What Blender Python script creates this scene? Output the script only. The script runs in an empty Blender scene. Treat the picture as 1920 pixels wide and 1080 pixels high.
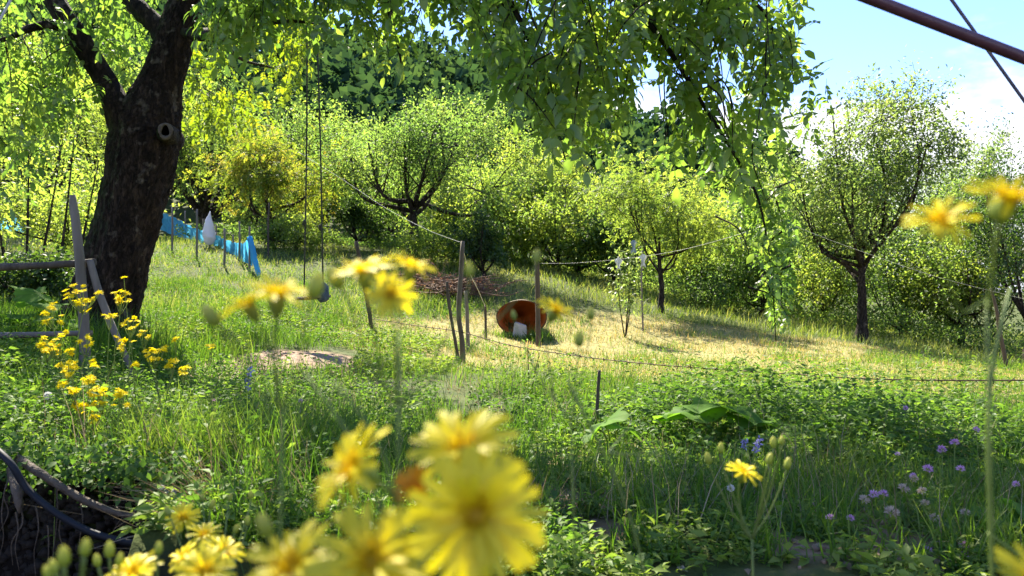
import bpy, math
import numpy as np
from mathutils import Vector, Matrix

rng = np.random.default_rng(11)
R = math.radians
scene = bpy.context.scene

# ------------------------------------------------------------------ camera
F_PX, CZ = 1536.0, 0.85
cam_d = bpy.data.cameras.new("camera")
cam_d.lens = 28.8
cam_d.sensor_width = 36.0
cam_d.clip_start = 0.02
cam_d.clip_end = 2000.0
cam_d.dof.use_dof = True
cam_d.dof.focus_distance = 6.0
cam_d.dof.aperture_fstop = 8.0
cam = bpy.data.objects.new("camera", cam_d)
scene.collection.objects.link(cam)
cam.location = (0, 0, CZ)
cam.rotation_euler = (R(90), 0, 0)
scene.camera = cam

# ------------------------------------------------------------------ sky and sun
SUN_EL, SUN_AZ = 46.0, -24.0          # azimuth measured from +Y towards +X
world = bpy.data.worlds.new("World")
scene.world = world
world.use_nodes = True
wn, wl = world.node_tree.nodes, world.node_tree.links
wn.clear()
w_out = wn.new("ShaderNodeOutputWorld")
w_bg = wn.new("ShaderNodeBackground")
w_bg.inputs["Strength"].default_value = 0.10
sky = wn.new("ShaderNodeTexSky")
sky.sky_type = 'NISHITA'
sky.sun_disc = False
sky.sun_elevation = R(SUN_EL)
sky.sun_rotation = R(SUN_AZ)
sky.altitude = 2500
sky.air_density = 1.0
sky.dust_density = 0.15
sky.ozone_density = 3.5
tc = wn.new("ShaderNodeTexCoord")
sep = wn.new("ShaderNodeSeparateXYZ")
wl.new(tc.outputs["Generated"], sep.inputs[0])
mp = wn.new("ShaderNodeMapping")
mp.inputs["Scale"].default_value = (1.0, 1.0, 2.2)
mp.inputs["Location"].default_value = (3.3, 0.4, 1.7)
wl.new(tc.outputs["Generated"], mp.inputs["Vector"])
n1 = wn.new("ShaderNodeTexNoise")
n1.inputs["Scale"].default_value = 3.6
n1.inputs["Detail"].default_value = 9
n1.inputs["Roughness"].default_value = 0.56
wl.new(mp.outputs[0], n1.inputs["Vector"])
def wmath(op, a, b=None, clamp=False):
    m = wn.new("ShaderNodeMath"); m.operation = op; m.use_clamp = clamp
    for i, v in enumerate((a, b)):
        if v is None: continue
        if isinstance(v, (int, float)): m.inputs[i].default_value = v
        else: wl.new(v, m.inputs[i])
    return m.outputs[0]
# cumulus banks lie low over the horizon all round, with ragged tops
low = wmath('MULTIPLY', wmath('SUBTRACT', 0.262, sep.outputs["Z"]), 1.9)
den = wmath('ADD', wmath('SUBTRACT', n1.outputs["Fac"], 0.5), low)
cr = wn.new("ShaderNodeMapRange")
cr.interpolation_type = 'SMOOTHSTEP'
cr.inputs["From Min"].default_value = 0.0
cr.inputs["From Max"].default_value = 0.13
wl.new(den, cr.inputs["Value"])
mixc = wn.new("ShaderNodeMix"); mixc.data_type = 'RGBA'
wl.new(cr.outputs[0], mixc.inputs["Factor"])
tint = wn.new("ShaderNodeMix"); tint.data_type = 'RGBA'; tint.blend_type = 'MULTIPLY'; tint.inputs["Factor"].default_value = 1
wl.new(sky.outputs[0], tint.inputs[6]); tint.inputs[7].default_value = (.80, .78, .94, 1)
wl.new(tint.outputs[2], mixc.inputs[6])
n2 = wn.new("ShaderNodeTexNoise"); n2.inputs["Scale"].default_value = 7.0; n2.inputs["Detail"].default_value = 6
wl.new(mp.outputs[0], n2.inputs["Vector"])
ccol = wn.new("ShaderNodeMix"); ccol.data_type = 'RGBA'; wl.new(n2.outputs["Fac"], ccol.inputs["Factor"])
ccol.inputs[6].default_value = (2.2, 2.35, 2.7, 1); ccol.inputs[7].default_value = (3.9, 3.9, 4.0, 1)
wl.new(ccol.outputs[2], mixc.inputs[7])
wl.new(mixc.outputs[2], w_bg.inputs["Color"])
wl.new(w_bg.outputs[0], w_out.inputs[0])

sun_d = bpy.data.lights.new("sun", 'SUN')
sun_d.energy = 4.4
sun_d.angle = R(0.53)
sun_d.color = (1.0, 0.92, 0.77)
sun = bpy.data.objects.new("sun", sun_d)
scene.collection.objects.link(sun)
sdir = Vector((math.sin(R(SUN_AZ)) * math.cos(R(SUN_EL)), math.cos(R(SUN_AZ)) * math.cos(R(SUN_EL)), math.sin(R(SUN_EL))))
sun.rotation_euler = sdir.to_track_quat('Z', 'Y').to_euler()
sun.location = sdir * 60

scene.view_settings.view_transform = 'Standard'
scene.view_settings.look = 'None'
scene.view_settings.gamma = 1.0
scene.view_settings.use_curve_mapping = False
scene.view_settings.exposure = 2.25
scene.render.engine = 'CYCLES'
cy = scene.cycles
cy.max_bounces = 7
cy.diffuse_bounces = 3
cy.glossy_bounces = 2
cy.transmission_bounces = 6
cy.transparent_max_bounces = 6
cy.caustics_reflective = False
cy.caustics_refractive = False
cy.sample_clamp_indirect = 6
cy.use_denoising = True
cy.use_adaptive_sampling = True
cy.adaptive_threshold = 0.015

# ------------------------------------------------------------------ helpers
def P(px, py, d):
    """a point seen at photo pixel (px, py), d metres in front of the camera"""
    return np.array([(px - 960) / F_PX * d, d, CZ + (540 - py) / F_PX * d])

def norm(a):
    return a / np.maximum(np.linalg.norm(a, axis=-1, keepdims=True), 1e-9)

def smooth(e0, e1, x):
    t = np.clip((x - e0) / (e1 - e0), 0, 1)
    return t * t * (3 - 2 * t)

def link(o, parent=None):
    scene.collection.objects.link(o)
    if parent is not None: o.parent = parent
    return o

def tag(o, label=None, cat=None, group=None, kind=None):
    if label: o["label"] = label
    if cat: o["category"] = cat
    if group: o["group"] = group
    if kind: o["kind"] = kind
    return o

def empty(name, loc):
    o = bpy.data.objects.new(name, None)
    o.location = loc
    o.empty_display_size = 0.1
    return link(o)

def make_mesh(name, V, T, mat, rnd=None, smooth_shade=False):
    V = np.ascontiguousarray(V, dtype=np.float32).reshape(-1, 3)
    T = np.ascontiguousarray(T, dtype=np.int32).reshape(-1, 3)
    me = bpy.data.meshes.new(name)
    me.vertices.add(len(V)); me.loops.add(T.size); me.polygons.add(len(T))
    me.vertices.foreach_set("co", V.ravel())
    me.loops.foreach_set("vertex_index", T.ravel())
    me.polygons.foreach_set("loop_start", np.arange(0, T.size, 3, dtype=np.int32))
    me.polygons.foreach_set("loop_total", np.full(len(T), 3, dtype=np.int32))
    if smooth_shade: me.polygons.foreach_set("use_smooth", np.ones(len(T), dtype=bool))
    if rnd is not None:
        at = me.attributes.new("rnd", 'FLOAT', 'POINT')
        at.data.foreach_set("value", np.ascontiguousarray(rnd, dtype=np.float32))
    me.update(calc_edges=True)
    for m in (mat if isinstance(mat, (list, tuple)) else [mat]): me.materials.append(m)
    return me

def mesh_obj(name, V, T, mat, parent=None, rnd=None, smooth_shade=False):
    """V in world space; under a parent Empty the vertices are stored relative to it"""
    V = np.asarray(V, dtype=float).reshape(-1, 3)
    if parent is not None:
        V = V - np.array(world_loc(parent))
    return link(bpy.data.objects.new(name, make_mesh(name, V, T, mat, rnd, smooth_shade)), parent)

def world_loc(o):
    l = Vector(o.location)
    while o.parent is not None:
        o = o.parent; l = l + Vector(o.location)
    return l

class Buf:
    def __init__(s): s.v, s.t, s.r, s.n = [], [], [], 0
    def add(s, V, T, r=0.5):
        V = np.asarray(V, float).reshape(-1, 3); T = np.asarray(T, int).reshape(-1, 3)
        s.v.append(V); s.t.append(T + s.n); s.n += len(V)
        s.r.append(np.broadcast_to(np.asarray(r, float), (len(V),)) if np.ndim(r) == 0 else np.asarray(r, float))
        return s
    def arrays(s): return np.concatenate(s.v), np.concatenate(s.t), np.concatenate(s.r)
    def build(s, name, mat, parent=None, smooth_shade=False):
        V, T, r = s.arrays()
        return mesh_obj(name, V, T, mat, parent, r, smooth_shade)

def spline(pts, n):
    """Catmull-Rom through pts (k, c) -> (n, c)"""
    p = np.asarray(pts, float)
    if len(p) == 2:
        t = np.linspace(0, 1, n)[:, None]; return p[0] * (1 - t) + p[1] * t
    q = np.vstack([2 * p[0] - p[1], p, 2 * p[-1] - p[-2]])
    u = np.linspace(0, len(p) - 1 - 1e-6, n); i = u.astype(int); f = (u - i)[:, None]
    a, b, c, d = q[i], q[i + 1], q[i + 2], q[i + 3]
    return 0.5 * (2 * b + (c - a) * f + (2 * a - 5 * b + 4 * c - d) * f ** 2 + (3 * b - a - 3 * c + d) * f ** 3)

def tube(path, rad, seg=8, bump=0.0, seed=0, cap=True, freq=3.0, ridge=0.0):
    path = np.asarray(path, float); n = len(path)
    rad = np.broadcast_to(np.asarray(rad, float), (n,))
    tan = norm(np.gradient(path, axis=0))
    ref = np.array([0.0, 1.0, 0.03]) if abs(tan[:, 1]).mean() < 0.8 else np.array([1.0, 0, 0.05])
    x = norm(np.cross(tan, ref)); y = np.cross(tan, x)
    a = np.linspace(0, 2 * np.pi, seg, endpoint=False)
    r = np.repeat(rad[:, None], seg, 1)
    if bump:
        k = np.arange(n)[:, None] / max(n - 1, 1)
        g = np.random.default_rng(seed)
        for _ in range(9):
            m = g.integers(1, 10); w = g.uniform(1, freq * 6); ph = g.uniform(0, 6.28)
            r = r * (1 + bump / (m ** 0.45) * np.sin(m * a[None] + w * k * 3 + ph) * np.sin(w * k * 2.3 + ph * 1.7 + 1))
        r = r * (1 + bump * 0.35 * g.normal(size=r.shape))
    if ridge:       # bark plates: broken vertical ridges
        g = np.random.default_rng(seed + 9); k = np.arange(n)[:, None] * 1.0
        wob = 1.2 * np.sin(k * .11 + 1) + .8 * np.sin(k * .037)
        f1 = np.abs(np.sin(11 * a[None] + wob + .6 * np.sin(k * .31))) ; f2 = np.abs(np.sin(19 * a[None] - wob * 1.3 + 1.1 * np.sin(k * .23)))
        r = r * (1 + ridge * (np.minimum(f1, f2) - .4) + ridge * .35 * g.normal(size=r.shape) * (f1 > .25))
    V = path[:, None] + r[..., None] * (np.cos(a)[None, :, None] * x[:, None] + np.sin(a)[None, :, None] * y[:, None])
    i = np.arange(n - 1)[:, None] * seg; j = np.arange(seg)[None]; j2 = (j + 1) % seg
    q = np.stack([i + j, i + j2, i + seg + j2, i + seg + j], -1).reshape(-1, 4)
    T = np.vstack([q[:, [0, 1, 2]], q[:, [0, 2, 3]]])
    V = V.reshape(-1, 3)
    if cap:
        V = np.vstack([V, path[0], path[-1]])
        b, e = n * seg, n * seg + 1; jj = np.arange(seg); j2 = (jj + 1) % seg
        T = np.vstack([T, np.stack([np.full(seg, b), j2, jj], -1), np.stack([np.full(seg, e), (n - 1) * seg + jj, (n - 1) * seg + j2], -1)])
    return V, T

def frames(d, up):
    d = norm(d); x = norm(np.cross(d, up)); z = np.cross(x, d)
    return np.stack([x, d, z], axis=2)

def scatter(tv, tt, pos, d, up, sc, wsc=None):
    """copies of a template (y = along, z = face normal) at pos"""
    M = frames(d, up)
    s = np.repeat(tv[None], len(pos), 0) * np.asarray(sc)[:, None, None]
    if wsc is not None: s[:, :, 0] *= np.asarray(wsc)[:, None]
    V = np.einsum('nij,nkj->nki', M, s) + pos[:, None]
    T = tt[None] + (np.arange(len(pos)) * len(tv))[:, None, None]
    return V.reshape(-1, 3), T.reshape(-1, 3)

def rdir(n, g=rng):
    return norm(g.normal(size=(n, 3)))

LEAF2 = (np.array([[0, 0, 0], [-.27, .45, .07], [0, 1, -.08], [.27, .45, .07]]), np.array([[0, 3, 2], [0, 2, 1]]))
LEAF4 = (np.array([[0, 0, 0], [-.27, .42, .09], [0, .48, 0], [.27, .42, .09], [0, 1, -.12]]),
         np.array([[0, 2, 1], [0, 3, 2], [1, 2, 4], [2, 3, 4]]))
LEAF8 = (np.array([[0, 0, 0], [-.21, .22, .06], [0, .25, 0], [.21, .22, .06], [-.25, .6, .04], [0, .62, -.04], [.25, .6, .04], [0, 1, -.16]]),
         np.array([[0, 2, 1], [0, 3, 2], [1, 2, 5], [1, 5, 4], [2, 3, 6], [2, 6, 5], [4, 5, 7], [5, 6, 7]]))
BLADE = (np.array([[-.5, 0, 0], [.5, 0, 0], [-.38, .55, .07], [.38, .55, .07], [0, 1, .3]]), np.array([[0, 1, 3], [0, 3, 2], [2, 3, 4]]))

def compound(leaf, pairs=3, ll=.46, droop=.25, g=None):
    g = g or np.random.default_rng(1)
    b = Buf()
    pos, dr, up, sc = [], [], [], []
    for k in range(pairs):
        y = .28 + .62 * k / pairs
        for s in (-1, 1):
            pos.append([0, y + g.uniform(-.02, .02), -droop * y * y]); dr.append([s * g.uniform(.75, 1), g.uniform(.35, .7), g.uniform(-.45, -.05)])
            up.append([g.uniform(-.3, .3), g.uniform(-.3, .3), 1]); sc.append(ll * g.uniform(.8, 1.1) * (0.78 + .3 * k / pairs))
    pos.append([0, 1, -droop]); dr.append([g.uniform(-.2, .2), 1, -.5]); up.append([g.uniform(-.2, .2), 0, 1]); sc.append(ll * 1.15)
    V, T = scatter(leaf[0], leaf[1], np.array(pos), np.array(dr, float), np.array(up, float), np.array(sc))
    rr = np.repeat(g.uniform(-.12, .12, len(pos)), len(leaf[0]))
    b.add(V, T, rr)
    y = np.linspace(0, 1, 4)
    b.add(*tube(np.stack([0 * y, y, -droop * y * y], -1), .008, 3, cap=False), r=-.1)
    return b.arrays()

def scatter_c(tmpl, pos, d, up, sc, r):
    V, T = scatter(tmpl[0], tmpl[1], pos, d, up, sc)
    return V, T, (np.asarray(r)[:, None] + tmpl[2][None]).ravel()

# ------------------------------------------------------------------ materials
def new_mat(name):
    m = bpy.data.materials.new(name); m.use_nodes = True
    nt = m.node_tree; nt.nodes.clear()
    out = nt.nodes.new("ShaderNodeOutputMaterial")
    return m, nt.nodes, nt.links, out

def ramp(nodes, stops):
    r = nodes.new("ShaderNodeValToRGB"); e = r.color_ramp.elements
    while len(e) < len(stops): e.new(0.5)
    for el, (p, c) in zip(e, stops): el.position = p; el.color = (*c, 1)
    return r

def leaf_mat(name, stops, trans=.45, rough=.5, tboost=(2.3, 2.1, .8), spec=.22, noise=0.0, vary=0.0):
    m, N, L, out = new_mat(name)
    at = N.new("ShaderNodeAttribute"); at.attribute_name = "rnd"
    fac = at.outputs["Fac"]
    if vary:
        oi = N.new("ShaderNodeObjectInfo"); ma = N.new("ShaderNodeMath"); ma.operation = 'MULTIPLY_ADD'
        L.new(oi.outputs["Random"], ma.inputs[0]); ma.inputs[1].default_value = vary; L.new(fac, ma.inputs[2]); fac = ma.outputs[0]
    if noise:
        tx = N.new("ShaderNodeTexNoise"); tx.inputs["Scale"].default_value = noise; tx.inputs["Detail"].default_value = 1
        g = N.new("ShaderNodeNewGeometry"); L.new(g.outputs["Position"], tx.inputs["Vector"])
        sb = N.new("ShaderNodeMath"); sb.operation = 'MULTIPLY_ADD'
        L.new(tx.outputs["Fac"], sb.inputs[0]); sb.inputs[1].default_value = 0.9; sb.inputs[2].default_value = -0.45
        ad = N.new("ShaderNodeMath"); ad.operation = 'ADD'; L.new(fac, ad.inputs[0]); L.new(sb.outputs[0], ad.inputs[1]); fac = ad.outputs[0]
    rp = ramp(N, stops); L.new(fac, rp.inputs[0])
    df = N.new("ShaderNodeBsdfDiffuse"); L.new(rp.outputs[0], df.inputs[0])
    tr = N.new("ShaderNodeBsdfTranslucent")
    mul = N.new("ShaderNodeMix"); mul.data_type = 'RGBA'; mul.blend_type = 'MULTIPLY'; mul.inputs["Factor"].default_value = 1
    L.new(rp.outputs[0], mul.inputs[6]); mul.inputs[7].default_value = (*tboost, 1)
    L.new(mul.outputs[2], tr.inputs[0])
    mx = N.new("ShaderNodeMixShader"); mx.inputs[0].default_value = trans
    L.new(df.outputs[0], mx.inputs[1]); L.new(tr.outputs[0], mx.inputs[2])
    gl = N.new("ShaderNodeBsdfGlossy"); gl.inputs["Roughness"].default_value = rough
    m2 = N.new("ShaderNodeMixShader"); m2.inputs[0].default_value = spec * .16
    L.new(mx.outputs[0], m2.inputs[1]); L.new(gl.outputs[0], m2.inputs[2]); L.new(m2.outputs[0], out.inputs[0])
    return m

def solid(name, stops, scale=20.0, rough=.8, bump=.0, bscale=None, detail=6, metal=0.0, stretch=None, spec=.3, coord="Object"):
    m, N, L, out = new_mat(name)
    bs = N.new("ShaderNodeBsdfPrincipled")
    bs.inputs["Roughness"].default_value = rough; bs.inputs["Metallic"].default_value = metal
    bs.inputs["Specular IOR Level"].default_value = spec
    t = N.new("ShaderNodeTexCoord"); mpn = N.new("ShaderNodeMapping")
    if stretch: mpn.inputs["Scale"].default_value = stretch
    L.new(t.outputs[coord], mpn.inputs[0])
    tx = N.new("ShaderNodeTexNoise"); tx.inputs["Scale"].default_value = scale; tx.inputs["Detail"].default_value = detail
    tx.inputs["Roughness"].default_value = .6
    L.new(mpn.outputs[0], tx.inputs["Vector"])
    rp = ramp(N, stops); L.new(tx.outputs["Fac"], rp.inputs[0]); L.new(rp.outputs[0], bs.inputs["Base Color"])
    if bump:
        t2 = N.new("ShaderNodeTexNoise"); t2.inputs["Scale"].default_value = bscale or scale * 2; t2.inputs["Detail"].default_value = 8
        L.new(mpn.outputs[0], t2.inputs["Vector"])
        bp = N.new("ShaderNodeBump"); bp.inputs["Strength"].default_value = bump; bp.inputs["Distance"].default_value = .02
        L.new(t2.outputs["Fac"], bp.inputs["Height"]); L.new(bp.outputs[0], bs.inputs["Normal"])
    L.new(bs.outputs[0], out.inputs[0])
    return m

def S(*cols):
    n = len(cols)
    return [((i + .5) / n if n > 2 else .3 + .4 * i, c) for i, c in enumerate(cols)]
# ------------------------------------------------------------------ terrain
_ctrl = [  # (photo x, photo y, metres)  ground seen there
    (155, 715, 5.0), (260, 648, 7.0), (865, 678, 9.3), (1008, 645, 12.5), (1615, 640, 17.0), (1900, 705, 9.5), (690, 622, 11.0),
    (560, 672, 7.7), (465, 705, 6.0), (485, 524, 15.0), (285, 450, 24.0), (25, 440, 20.0), (775, 482, 20.0), (950, 502, 20.0),
    (1240, 587, 17.0), (1350, 577, 22.0), (1900, 690, 16.0), (1500, 1000, 2.65), (1100, 1070, 2.45), (150, 865, 2.6), (-200, 640, 5.0),
    (620, 450, 24.0), (1008, 562, 16.0), (1250, 800, 5.0), (700, 830, 4.4), (1900, 850, 4.2), (450, 880, 2.9), (400, 540, 13.0), (1600, 600, 26.0), (2100, 640, 26.0)]
_c3 = np.array([P(*c) for c in _ctrl])
_cx, _cz = _c3[:, :2], _c3[:, 2]
def _phi(r2): return 0.5 * r2 * np.log(r2 + 1e-9)
_n = len(_cx)
_K = _phi(((_cx[:, None] - _cx[None]) ** 2).sum(-1)) + np.eye(_n) * 2.0
_Pm = np.hstack([np.ones((_n, 1)), _cx])
_sol = np.linalg.solve(np.block([[_K, _Pm], [_Pm.T, np.zeros((3, 3))]]), np.concatenate([_cz, np.zeros(3)]))

def ground(x, y):
    x = np.asarray(x, float); y = np.asarray(y, float)
    xc = np.clip(x, -14, 13) + np.clip(x + 14, -60, 0) * .15 + np.clip(x - 13, 0, 60) * .15
    xc = np.clip(xc, -16, 15); yc = np.clip(y, 2.4, 26)
    q = np.stack([xc.ravel(), yc.ravel()], -1)
    z = np.empty(len(q))
    for i in range(0, len(q), 60000):
        k = _phi(((q[i:i + 60000, None] - _cx[None]) ** 2).sum(-1))
        z[i:i + 60000] = k @ _sol[:_n] + _sol[_n] + q[i:i + 60000] @ _sol[_n + 1:]
    z = z.reshape(x.shape)
    ridge = np.interp(x, [-200, -60, -19, -4, 4, 16, 28, 38, 60, 120], [62, 46, 24.5, 22.5, 19, 12.0, 5.5, 1, -2, -4])
    z = z + (ridge - z) * smooth(30, 112, y)
    z = z + .025 * np.sin(x * 2.3 + y * 1.1) * np.sin(y * 1.9 - x * .7) + .012 * np.sin(x * 7.1 + 1) * np.sin(y * 6.3)
    m = pit_mask(x, y)      # dug-out bank: the camera stands in the lower part
    return z * (1 - m) + (-.72) * m

def pit_mask(x, y):
    wob = .05 * np.sin(x * 5.3) + .03 * np.sin(x * 13 + 1)
    m = np.maximum(smooth(2.15, 1.95, y + wob), smooth(2.66, 2.50, y + wob) * smooth(-.95, -1.2, x + .06 * np.sin(y * 9)))
    return np.where(y > 3.2, 0, m)

def g1(x, y): return float(ground(np.array([x]), np.array([y]))[0])
def onG(px, d, py=540):
    """ground point under photo column px at depth d"""
    x = (px - 960) / F_PX * d
    return np.array([x, d, g1(x, d)])
def proj(p):
    p = np.asarray(p); return 960 + F_PX * p[..., 0] / p[..., 1], 540 - F_PX * (p[..., 2] - CZ) / p[..., 1]

def gnoise(x, y, s, seed=0):
    """cheap smooth value noise 0..1"""
    g = np.random.default_rng(seed); tab = g.random((64, 64))
    u, v = np.asarray(x) * s + 31.7, np.asarray(y) * s + 17.3
    i, j = np.floor(u).astype(int), np.floor(v).astype(int); f, h = u - i, v - j
    f = f * f * (3 - 2 * f); h = h * h * (3 - 2 * h)
    a = tab[i % 64, j % 64] * (1 - f) + tab[(i + 1) % 64, j % 64] * f
    b = tab[i % 64, (j + 1) % 64] * (1 - f) + tab[(i + 1) % 64, (j + 1) % 64] * f
    return a * (1 - h) + b * h

def path_mask(x, y):
    """bare trodden earth"""
    w = .25 * (gnoise(x, y, 2.2, 5) - .5)
    e1 = np.hypot((x + 1.95) / 0.52, (y - 7.5) / 0.75) + w
    e2 = np.hypot((x + 2.1) / 0.3, (y - 6.3) / 0.6) + w
    return np.maximum(smooth(1.08, .85, e1), .8 * smooth(1.08, .8, e2))

def straw_mask(x, y):
    lo = np.interp(x, [-6, -2, 0, 3, 6, 10], [10.2, 9.6, 8.4, 6.8, 6.2, 6.0])
    hi = np.interp(x, [-6, -2.5, 0, 3, 6, 10, 14], [10.5, 12.6, 14.8, 16.6, 16.4, 15.4, 14.4])
    n = (gnoise(x, y, .7, 3) - .5) * 2.0
    return smooth(-.6, .8, y - lo + n) * smooth(-.4, .9, hi - y + n) * smooth(-3.2, -1.8, x + n * .5)

def soil_mask(x, y):
    a = 1.0 * smooth(.53, .66, gnoise(x, y, 1.9, 9) * .4 + gnoise(x, y, 5.1, 12) * .6) * smooth(4.9, 3.6, y) * smooth(-.1, .25, x) * smooth(1.9, 1.1, x)
    return np.maximum(path_mask(x, y), a)

u = np.linspace(-1, 1, 250)
gx = np.sinh(u * 7.2) / np.sinh(7.2) * 700
v = np.linspace(0, 1, 290)
gy = 1.0 + np.sinh((v - .13) * 7.0) / np.sinh(7.0 * .87) * 900
gy = np.concatenate([[-300, -80, -20, -6, -2], gy[gy > -1.5]])
X, Y = np.meshgrid(gx, gy)
Z = ground(X, Y)
nx, ny = len(gx), len(gy)
i = (np.arange(ny - 1)[:, None] * nx + np.arange(nx - 1)[None]).ravel()
T = np.vstack([np.stack([i, i + 1, i + nx + 1], -1), np.stack([i, i + nx + 1, i + nx], -1)])
gm, N, L, out = new_mat("earth and turf")
bs = N.new("ShaderNodeBsdfPrincipled"); bs.inputs["Roughness"].default_value = .95; bs.inputs["Specular IOR Level"].default_value = .15
geo = N.new("ShaderNodeNewGeometry")
def gn(scale, detail=8):
    t = N.new("ShaderNodeTexNoise"); t.inputs["Scale"].default_value = scale; t.inputs["Detail"].default_value = detail
    L.new(geo.outputs["Position"], t.inputs["Vector"]); return t.outputs["Fac"]
def gmix(f, a, b):
    m = N.new("ShaderNodeMix"); m.data_type = 'RGBA'; L.new(f, m.inputs["Factor"])
    L.new(a, m.inputs[6]); L.new(b, m.inputs[7]); return m.outputs[2]
def gramp(f, stops):
    r = ramp(N, stops); L.new(f, r.inputs[0]); return r.outputs[0]
def gattr(nm):
    a = N.new("ShaderNodeAttribute"); a.attribute_name = nm; return a.outputs["Fac"]
turf = gramp(gn(6), S((.03, .045, .012), (.06, .08, .02), (.10, .09, .035)))
straw = gramp(gn(9), S((.13, .14, .04), (.25, .22, .08), (.38, .31, .14)))
soil = gramp(gn(11), S((.13, .08, .045), (.22, .14, .08), (.31, .21, .13)))
pathc = gramp(gn(4), S((.19, .125, .085), (.27, .185, .13), (.34, .245, .18)))
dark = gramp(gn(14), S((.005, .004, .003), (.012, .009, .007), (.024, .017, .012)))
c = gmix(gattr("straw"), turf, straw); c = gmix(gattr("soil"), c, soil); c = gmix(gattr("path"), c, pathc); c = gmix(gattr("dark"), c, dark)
L.new(c, bs.inputs["Base Color"])
bp = N.new("ShaderNodeBump"); bp.inputs["Strength"].default_value = .7; bp.inputs["Distance"].default_value = .03
L.new(gn(18, 10), bp.inputs["Height"]); L.new(bp.outputs[0], bs.inputs["Normal"]); L.new(bs.outputs[0], out.inputs[0])
gv = np.stack([X.ravel(), Y.ravel(), Z.ravel()], -1)
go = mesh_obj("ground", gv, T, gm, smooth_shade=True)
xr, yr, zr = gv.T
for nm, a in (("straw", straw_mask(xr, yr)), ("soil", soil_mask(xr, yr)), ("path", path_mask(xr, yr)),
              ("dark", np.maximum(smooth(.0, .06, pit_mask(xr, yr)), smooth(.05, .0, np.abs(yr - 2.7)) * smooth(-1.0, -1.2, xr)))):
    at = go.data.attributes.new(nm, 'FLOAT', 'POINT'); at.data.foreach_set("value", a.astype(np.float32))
tag(go, "sloping meadow ground with a dug bank in front", None, kind="structure")

# ------------------------------------------------------------------ bark and leaf materials
m_bark_w = None
def bark_mat(name, dark_c, mid, light, moss=None, scale=9.0):
    m, N, L, out = new_mat(name)
    bs = N.new("ShaderNodeBsdfPrincipled"); bs.inputs["Roughness"].default_value = .9; bs.inputs["Specular IOR Level"].default_value = .2
    t = N.new("ShaderNodeTexCoord"); mpn = N.new("ShaderNodeMapping"); mpn.inputs["Scale"].default_value = (1, 1, .28)
    L.new(t.outputs["Object"], mpn.inputs[0])
    vo = N.new("ShaderNodeTexVoronoi"); vo.feature = 'DISTANCE_TO_EDGE'; vo.inputs["Scale"].default_value = scale * 1.7
    nz = N.new("ShaderNodeTexNoise"); nz.inputs["Scale"].default_value = scale; nz.inputs["Detail"].default_value = 9; nz.inputs["Roughness"].default_value = .65
    L.new(mpn.outputs[0], nz.inputs["Vector"])
    wv = N.new("ShaderNodeMix"); wv.data_type = 'RGBA'; wv.inputs["Factor"].default_value = .16
    L.new(mpn.outputs[0], wv.inputs[6]); L.new(nz.outputs["Color"], wv.inputs[7]); L.new(wv.outputs[2], vo.inputs["Vector"])
    rp = ramp(N, [(.3, dark_c), (.5, mid), (.72, light)]); L.new(nz.outputs["Fac"], rp.inputs[0])
    vr = N.new("ShaderNodeMapRange"); vr.inputs["From Max"].default_value = .12; vr.inputs["To Min"].default_value = .35; L.new(vo.outputs["Distance"], vr.inputs["Value"])
    mu = N.new("ShaderNodeMix"); mu.data_type = 'RGBA'; mu.blend_type = 'MULTIPLY'; mu.inputs["Factor"].default_value = 1
    L.new(rp.outputs[0], mu.inputs[6]); L.new(vr.outputs[0], mu.inputs[7]); col = mu.outputs[2]
    # lichen blotches
    n2 = N.new("ShaderNodeTexNoise"); n2.inputs["Scale"].default_value = scale * .55; n2.inputs["Detail"].default_value = 6
    L.new(t.outputs["Object"], n2.inputs["Vector"])
    lr = N.new("ShaderNodeMapRange"); lr.inputs["From Min"].default_value = .60; lr.inputs["From Max"].default_value = .70; lr.inputs["To Max"].default_value = .4
    L.new(n2.outputs["Fac"], lr.inputs["Value"])
    li = N.new("ShaderNodeMix"); li.data_type = 'RGBA'; L.new(lr.outputs[0], li.inputs["Factor"]); L.new(col, li.inputs[6]); li.inputs[7].default_value = (.30, .25, .19, 1); col = li.outputs[2]
    if moss:
        ge = N.new("ShaderNodeNewGeometry"); sx = N.new("ShaderNodeSeparateXYZ"); L.new(ge.outputs["Normal"], sx.inputs[0])
        mr = N.new("ShaderNodeMapRange"); mr.inputs["From Min"].default_value = -.2; mr.inputs["From Max"].default_value = -.8
        L.new(sx.outputs["X"], mr.inputs["Value"])
        mm = N.new("ShaderNodeMath"); mm.operation = 'MULTIPLY'; L.new(mr.outputs[0], mm.inputs[0])
        n3 = N.new("ShaderNodeMapRange"); n3.inputs["From Min"].default_value = .4; n3.inputs["From Max"].default_value = .55; L.new(n2.outputs["Fac"], n3.inputs["Value"]); L.new(n3.outputs[0], mm.inputs[1])
        mo = N.new("ShaderNodeMix"); mo.data_type = 'RGBA'; L.new(mm.outputs[0], mo.inputs["Factor"]); L.new(col, mo.inputs[6]); mo.inputs[7].default_value = (*moss, 1); col = mo.outputs[2]
    L.new(col, bs.inputs["Base Color"])
    bp = N.new("ShaderNodeBump"); bp.inputs["Strength"].default_value = .9; bp.inputs["Distance"].default_value = .03
    ad = N.new("ShaderNodeMath"); ad.operation = 'MULTIPLY_ADD'; L.new(vr.outputs[0], ad.inputs[0]); ad.inputs[1].default_value = .7; L.new(nz.outputs["Fac"], ad.inputs[2])
    L.new(ad.outputs[0], bp.inputs["Height"]); L.new(bp.outputs[0], bs.inputs["Normal"]); L.new(bs.outputs[0], out.inputs[0])
    return m
m_bark = bark_mat("walnut bark", (.010, .007, .005), (.030, .019, .013), (.08, .054, .037), moss=(.028, .042, .010), scale=17)
m_bark2 = bark_mat("orchard bark", (.015, .011, .009), (.045, .034, .026), (.10, .08, .06), scale=16)

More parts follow.
